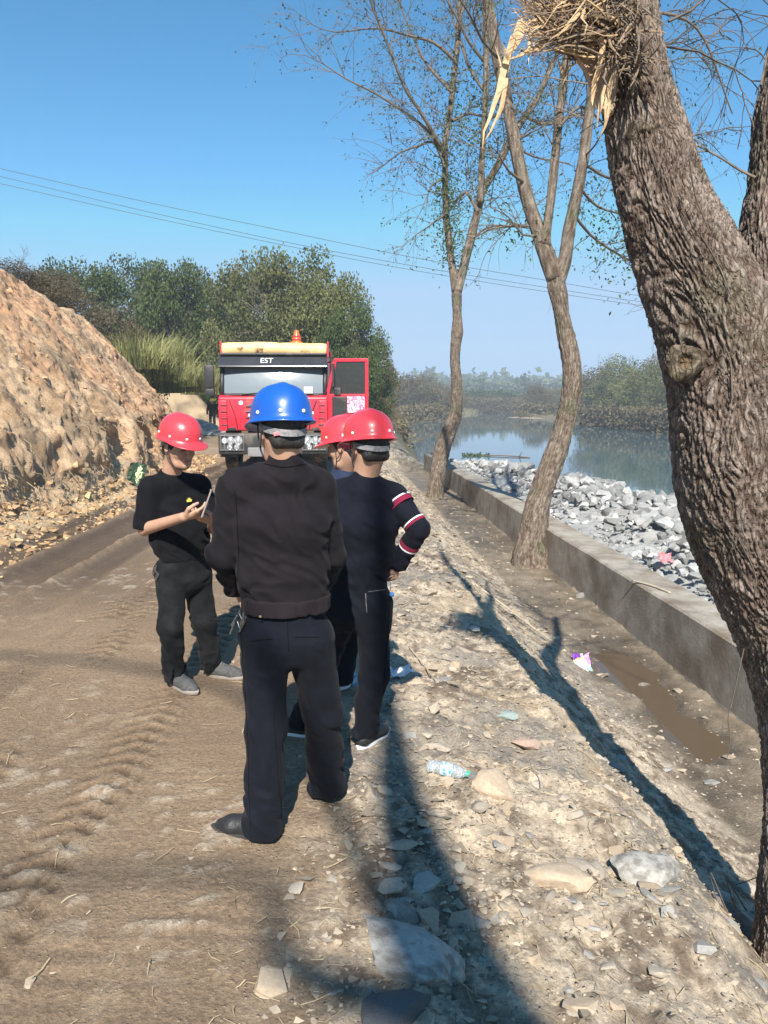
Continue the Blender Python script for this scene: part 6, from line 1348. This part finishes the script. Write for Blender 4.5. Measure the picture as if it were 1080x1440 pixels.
lone('boulder', 690, 1100, .16, 814, M_ST[2], 'broad dusty half buried stone right of the bottle cap', R(-30), .52, .32)
lone('concrete_chunk', 905, 968, .10, 815, M_CONC, 'long concrete chunk lying at the upper end of the puddle', R(5), .0, .4, asp=.4, cat='concrete')
lone('quarry_rock', 965, 745, .33, 816, M_RIP, 'big grey white quarry rock just left of the willow trunk', .8, .1, .8, sub=2) if False else None

# plastic bottle
def pet_bottle(px_, py_, d, label):
    p = gp(px_, py_, 0); o = empty('plastic_bottle', (p[0], p[1], p[2] + .036), label=label, cat='bottle'); d = nrm(d); q = Vector(d).to_track_quat('Z', 'Y').to_matrix()
    m, nt, b = new_mat('clear_plastic'); b.inputs['Base Color'].default_value = (.85, .90, .93, 1); b.inputs['Roughness'].default_value = .12; b.inputs['Transmission Weight'].default_value = .75; b.inputs['IOR'].default_value = 1.2
    prof = [(.001, -.105), (.024, -.105), (.031, -.098), (.032, -.06), (.0295, -.055), (.032, -.045), (.032, .03), (.030, .05), (.020, .078), (.0125, .092), (.0125, .102)]
    mb = MB(); mb.lathe(prof, (0, 0, 0), 26, q); 
    V = mb.V[0]; mb.V[0] = V + .0025 * np.stack([noise(V[:, 0] * 60, V[:, 1] * 60, V[:, 2] * 60, k) for k in (1, 2, 3)], -1); mb.build('bottle_body', m, o, True)
    mb = MB(); mb.lathe([(.0326, -.035), (.0330, -.033), (.0330, .018), (.0326, .02)], (0, 0, 0), 26, q); mb.build('bottle_label', mat('blue_label', (.75, .82, .88), (.05, .35, .65), 30, .35, contrast=(.48, .52)), o, True)
    mb = MB(); mb.lathe([(.0145, .088), (.0148, .106), (.013, .109), (.001, .109)], (0, 0, 0), 18, q); mb.build('bottle_cap', mat('green_cap', (.02, .42, .24), rough=.4), o, True)
pet_bottle(630, 1086, (.93, -.22, -.12), 'clear plastic bottle with a blue label and green cap lying on the slope')
# crumpled wrapper: purple, white, green
def crumple(name, px_, py_, w, h, cols, label, seed, lift=.05, tilt=(-.9, .1, .2), cat='litter'):
    p = gp(px_, py_, 0); n_ = 14; u, v = np.meshgrid(np.linspace(-1, 1, n_), np.linspace(-1, 1, n_)); X = u * w / 2 * (1 + .12 * noise(u * 2, v * 2, 0, seed)); Z = v * h / 2 * (1 + .12 * noise(u * 2, v * 2, 1, seed)); Y_ = .035 * noise(u * 1.8, v * 1.8, 0, seed + 1) + .02 * noise(u * 5, v * 5, 0, seed + 2)
    V = np.stack([X, Y_, Z], -1).reshape(-1, 3); V2 = V + np.array([0, .028, 0]) * (1 - np.maximum(np.abs(u), np.abs(v)).reshape(-1, 1) ** 4); i = np.arange(n_ - 1)[:, None] * n_; j = np.arange(n_ - 1)[None]; F = np.stack([i + j, i + j + 1, i + n_ + j + 1, i + n_ + j], -1).reshape(-1, 4)
    o = link(name, fast_mesh(name, np.concatenate([V, V2]), [np.concatenate([F, F[:, ::-1] + n_ * n_])], False, matidx=np.concatenate([cols(u[:-1, :-1].ravel(), v[:-1, :-1].ravel())] * 2)), None, None, (p[0], p[1], p[2] + lift), label=label, cat=cat); o.rotation_euler = tilt; return o
wm = [mat('film_purple', (.22, .06, .42), rough=.35), mat('film_white', (.80, .80, .82), rough=.35), mat('film_pink', (.62, .28, .60), rough=.35), mat('film_green', (.25, .58, .42), rough=.35), mat('film_yellow', (.75, .65, .05), rough=.35)]
def wc(u, v): return np.where((u < -.15) & (v > .35), 0, np.where((u < -.1) & (v > .1), 4, np.where((u > .35) & (v > -.25), 2, np.where((v < -.45) & (u > .1), 3, 1))))
o = crumple('wrapper_bag', 820, 935, .19, .24, wc, 'crumpled purple and white wrapper bag with green and yellow patches, by the ditch', 41)
for m_ in wm: o.data.materials.append(m_)
o = crumple('plastic_sheet', 562, 948, .20, .12, lambda u, v: u.astype(int) * 0, 'white plastic scrap beside the elbow shadow', 45, .02, (-1.4, .1, .4)); o.data.materials.append(wm[1])
o = crumple('plastic_scrap', 489, 962, .14, .10, lambda u, v: u.astype(int) * 0, 'pale bluish plastic scrap between the trouser legs', 46, .03, (-1.3, .1, .4)); o.data.materials.append(mat('film_blue', (.5, .62, .75), rough=.3))
p = P(937, 785, 10.5); o = crumple('red_bag', 937, 790, .20, .14, lambda u, v: u.astype(int) * 0, 'faded pink red plastic bag on the white rocks', 47); o.location = (p[0], p[1], p[2]); o.data.materials.append(mat('faded_red_film', (.62, .22, .24), rough=.5))
# green bag in the hollow of the bank
p = P(191, 668, 14.2); o = crumple('green_bag', 193, 665, .30, .44, lambda u, v: ((v < .75) & (v > -.7) & (np.abs(u - .25) < .38 * (1 - np.abs(v)))).astype(int), 'green bag with pale lettering in the shaded hollow of the dirt bank', 49); o.location = (p[0], p[1], p[2]); o.rotation_euler = (0, .25, .3)
o.data.materials.append(mat('film_green_shaded', (.02, .05, .025), rough=.6)); o.data.materials.append(mat('film_lime', (.72, .80, .45), rough=.5))  # bag green darkened, the hollow's shade put into its colour
text_mesh('CUV', .10, mat('green_print', (.03, .12, .05), rough=.6), o, (.05, -.045, .03), (R(90), R(-70), 0), .002)
# sticks
M_STK = mat('bleached_stick', (.36, .29, .21), (.52, .44, .34), 10, .9)
def stick(a, b_, r_, label, on=None, cat='stick'):
    a, b_ = (gp(*a, 0), gp(*b_, 0)) if on is None else (P(*a, on), P(*b_, on + .2)); pts = smooth_path(np.array([a, lerp(a, b_, .35) + rng.normal(0, .012, 3), lerp(a, b_, .7) + rng.normal(0, .012, 3), b_]) + np.array([0, 0, r_ * 1.2 + .012]), .05) - a
    mb = MB(); mb.tube(pts, np.linspace(r_, r_ * .5, len(pts)), 6); mb.build('stick', M_STK, None, True, loc=tuple(a), label=label, cat=cat)
stick((620, 785), (790, 912), .014, 'longest bleached stick lying down the slope towards the wrapper'); stick((650, 800), (745, 858), .011, 'bleached stick lying just above the longest one'); stick((640, 832), (730, 880), .009, 'thin bleached stick lying below the longest one')
stick((880, 1165), (975, 1215), .006, 'thin dry stick on the crest beside the boulder by the willow shadow'); stick((575, 905), (640, 1000), .005, 'thin dry twig pointing at the cobble on the slope'); stick((745, 1085), (768, 1118), .004, 'short dry twig below the reddish flat stone')
pw = np.array([3.88 - .063 * 8.7, 8.7, -.515]); pe = pw + np.array([-.25, .62, .0]); mb = MB(); mb.tube(smooth_path([pw, (pw + pe) / 2 + (.02, 0, .01), pe], .05) - pw, .012, 6); mb.build('stick', M_STK, None, True, loc=tuple(pw), label='dead stick lying on top of the concrete wall', cat='stick')
# floating weed raft and a drift branch on the river
p = gp(0, 0, 0)
def on_water(px_, py_): r_ = ray(px_, py_); t = (WATER_Z - CAM_H) / r_[2]; return np.array([0, 0, CAM_H]) + r_ * t
a = on_water(650, 641); b_ = on_water(722, 644); V, f = leaf_quads(np.stack([a[0] + rng.uniform(0, 2.0, 300), a[1] + rng.normal(0, .35, 300), np.full(300, WATER_Z + .05)], -1), np.zeros((300, 3)), .22, np.random.default_rng(4), .05); link('water_weed', fast_mesh('water_weed', V, [f], False), M_LEAF_D, kind='stuff', label='raft of green weed drifting on the river')
mb = MB(); mb.tube(smooth_path(np.array([[0, 0, 0], (b_ - a) * .5 + (0, .2, .05), (b_ - a)]), .3), .05, 6); mb.tube([(b_ - a) * .8, (b_ - a) * .85 + (0, 0, .4)], .04, 5); mb.build('drift_branch', M_TWIG, None, True, loc=(a[0] + 1.2, a[1], WATER_Z + .03), label='dark branch drifting on the river beside the weed raft', cat='branch')
# pile of grey gravel left of the truck
c = P(281, 600, 38.0); c[2] = gz(c[0], 38.0); gx_, gy_ = np.meshgrid(np.linspace(-3, 3, 50), np.linspace(-2, 2, 34)); h_ = .95 * np.clip(1 - np.sqrt((gx_ / 2.7) ** 2 + (gy_ / 1.8) ** 2), 0, 1) ** .8 + .14 * fbm(gx_ * 3, gy_ * 3, 0, 4, 95) - .15; i = np.arange(33)[:, None] * 50; j = np.arange(49)[None]
link('gravel_pile', fast_mesh('gravel_pile', np.stack([gx_ - .5, gy_, h_], -1).reshape(-1, 3), np.stack([i + j, i + j + 1, i + 51 + j, i + 50 + j], -1).reshape(-1, 4), True), mat('grey_gravel', (.20, .20, .19), (.42, .41, .39), 4, .95, .9, 12, dist=.08), None, tuple(c), label='heap of blue grey gravel beyond the left man, beside the truck', cat='gravel pile')
# ------------------------------------------------------------------ the air: light haze over the river
hm, hn, hb = new_mat('haze_air'); hn.nodes.remove(hb); ho = next(n for n in hn.nodes if n.type == 'OUTPUT_MATERIAL'); pv = node(hn, 'ShaderNodeVolumePrincipled'); pv.inputs['Color'].default_value = (.80, .90, 1.0, 1); pv.inputs['Density'].default_value = .0011; pv.inputs['Anisotropy'].default_value = .0
hn.links.new(pv.outputs[0], ho.inputs['Volume'])
mb = MB(); mb.box((0, 310, 20), (1300, 760, 52)); hz = mb.build('haze', hm, None, kind='stuff')
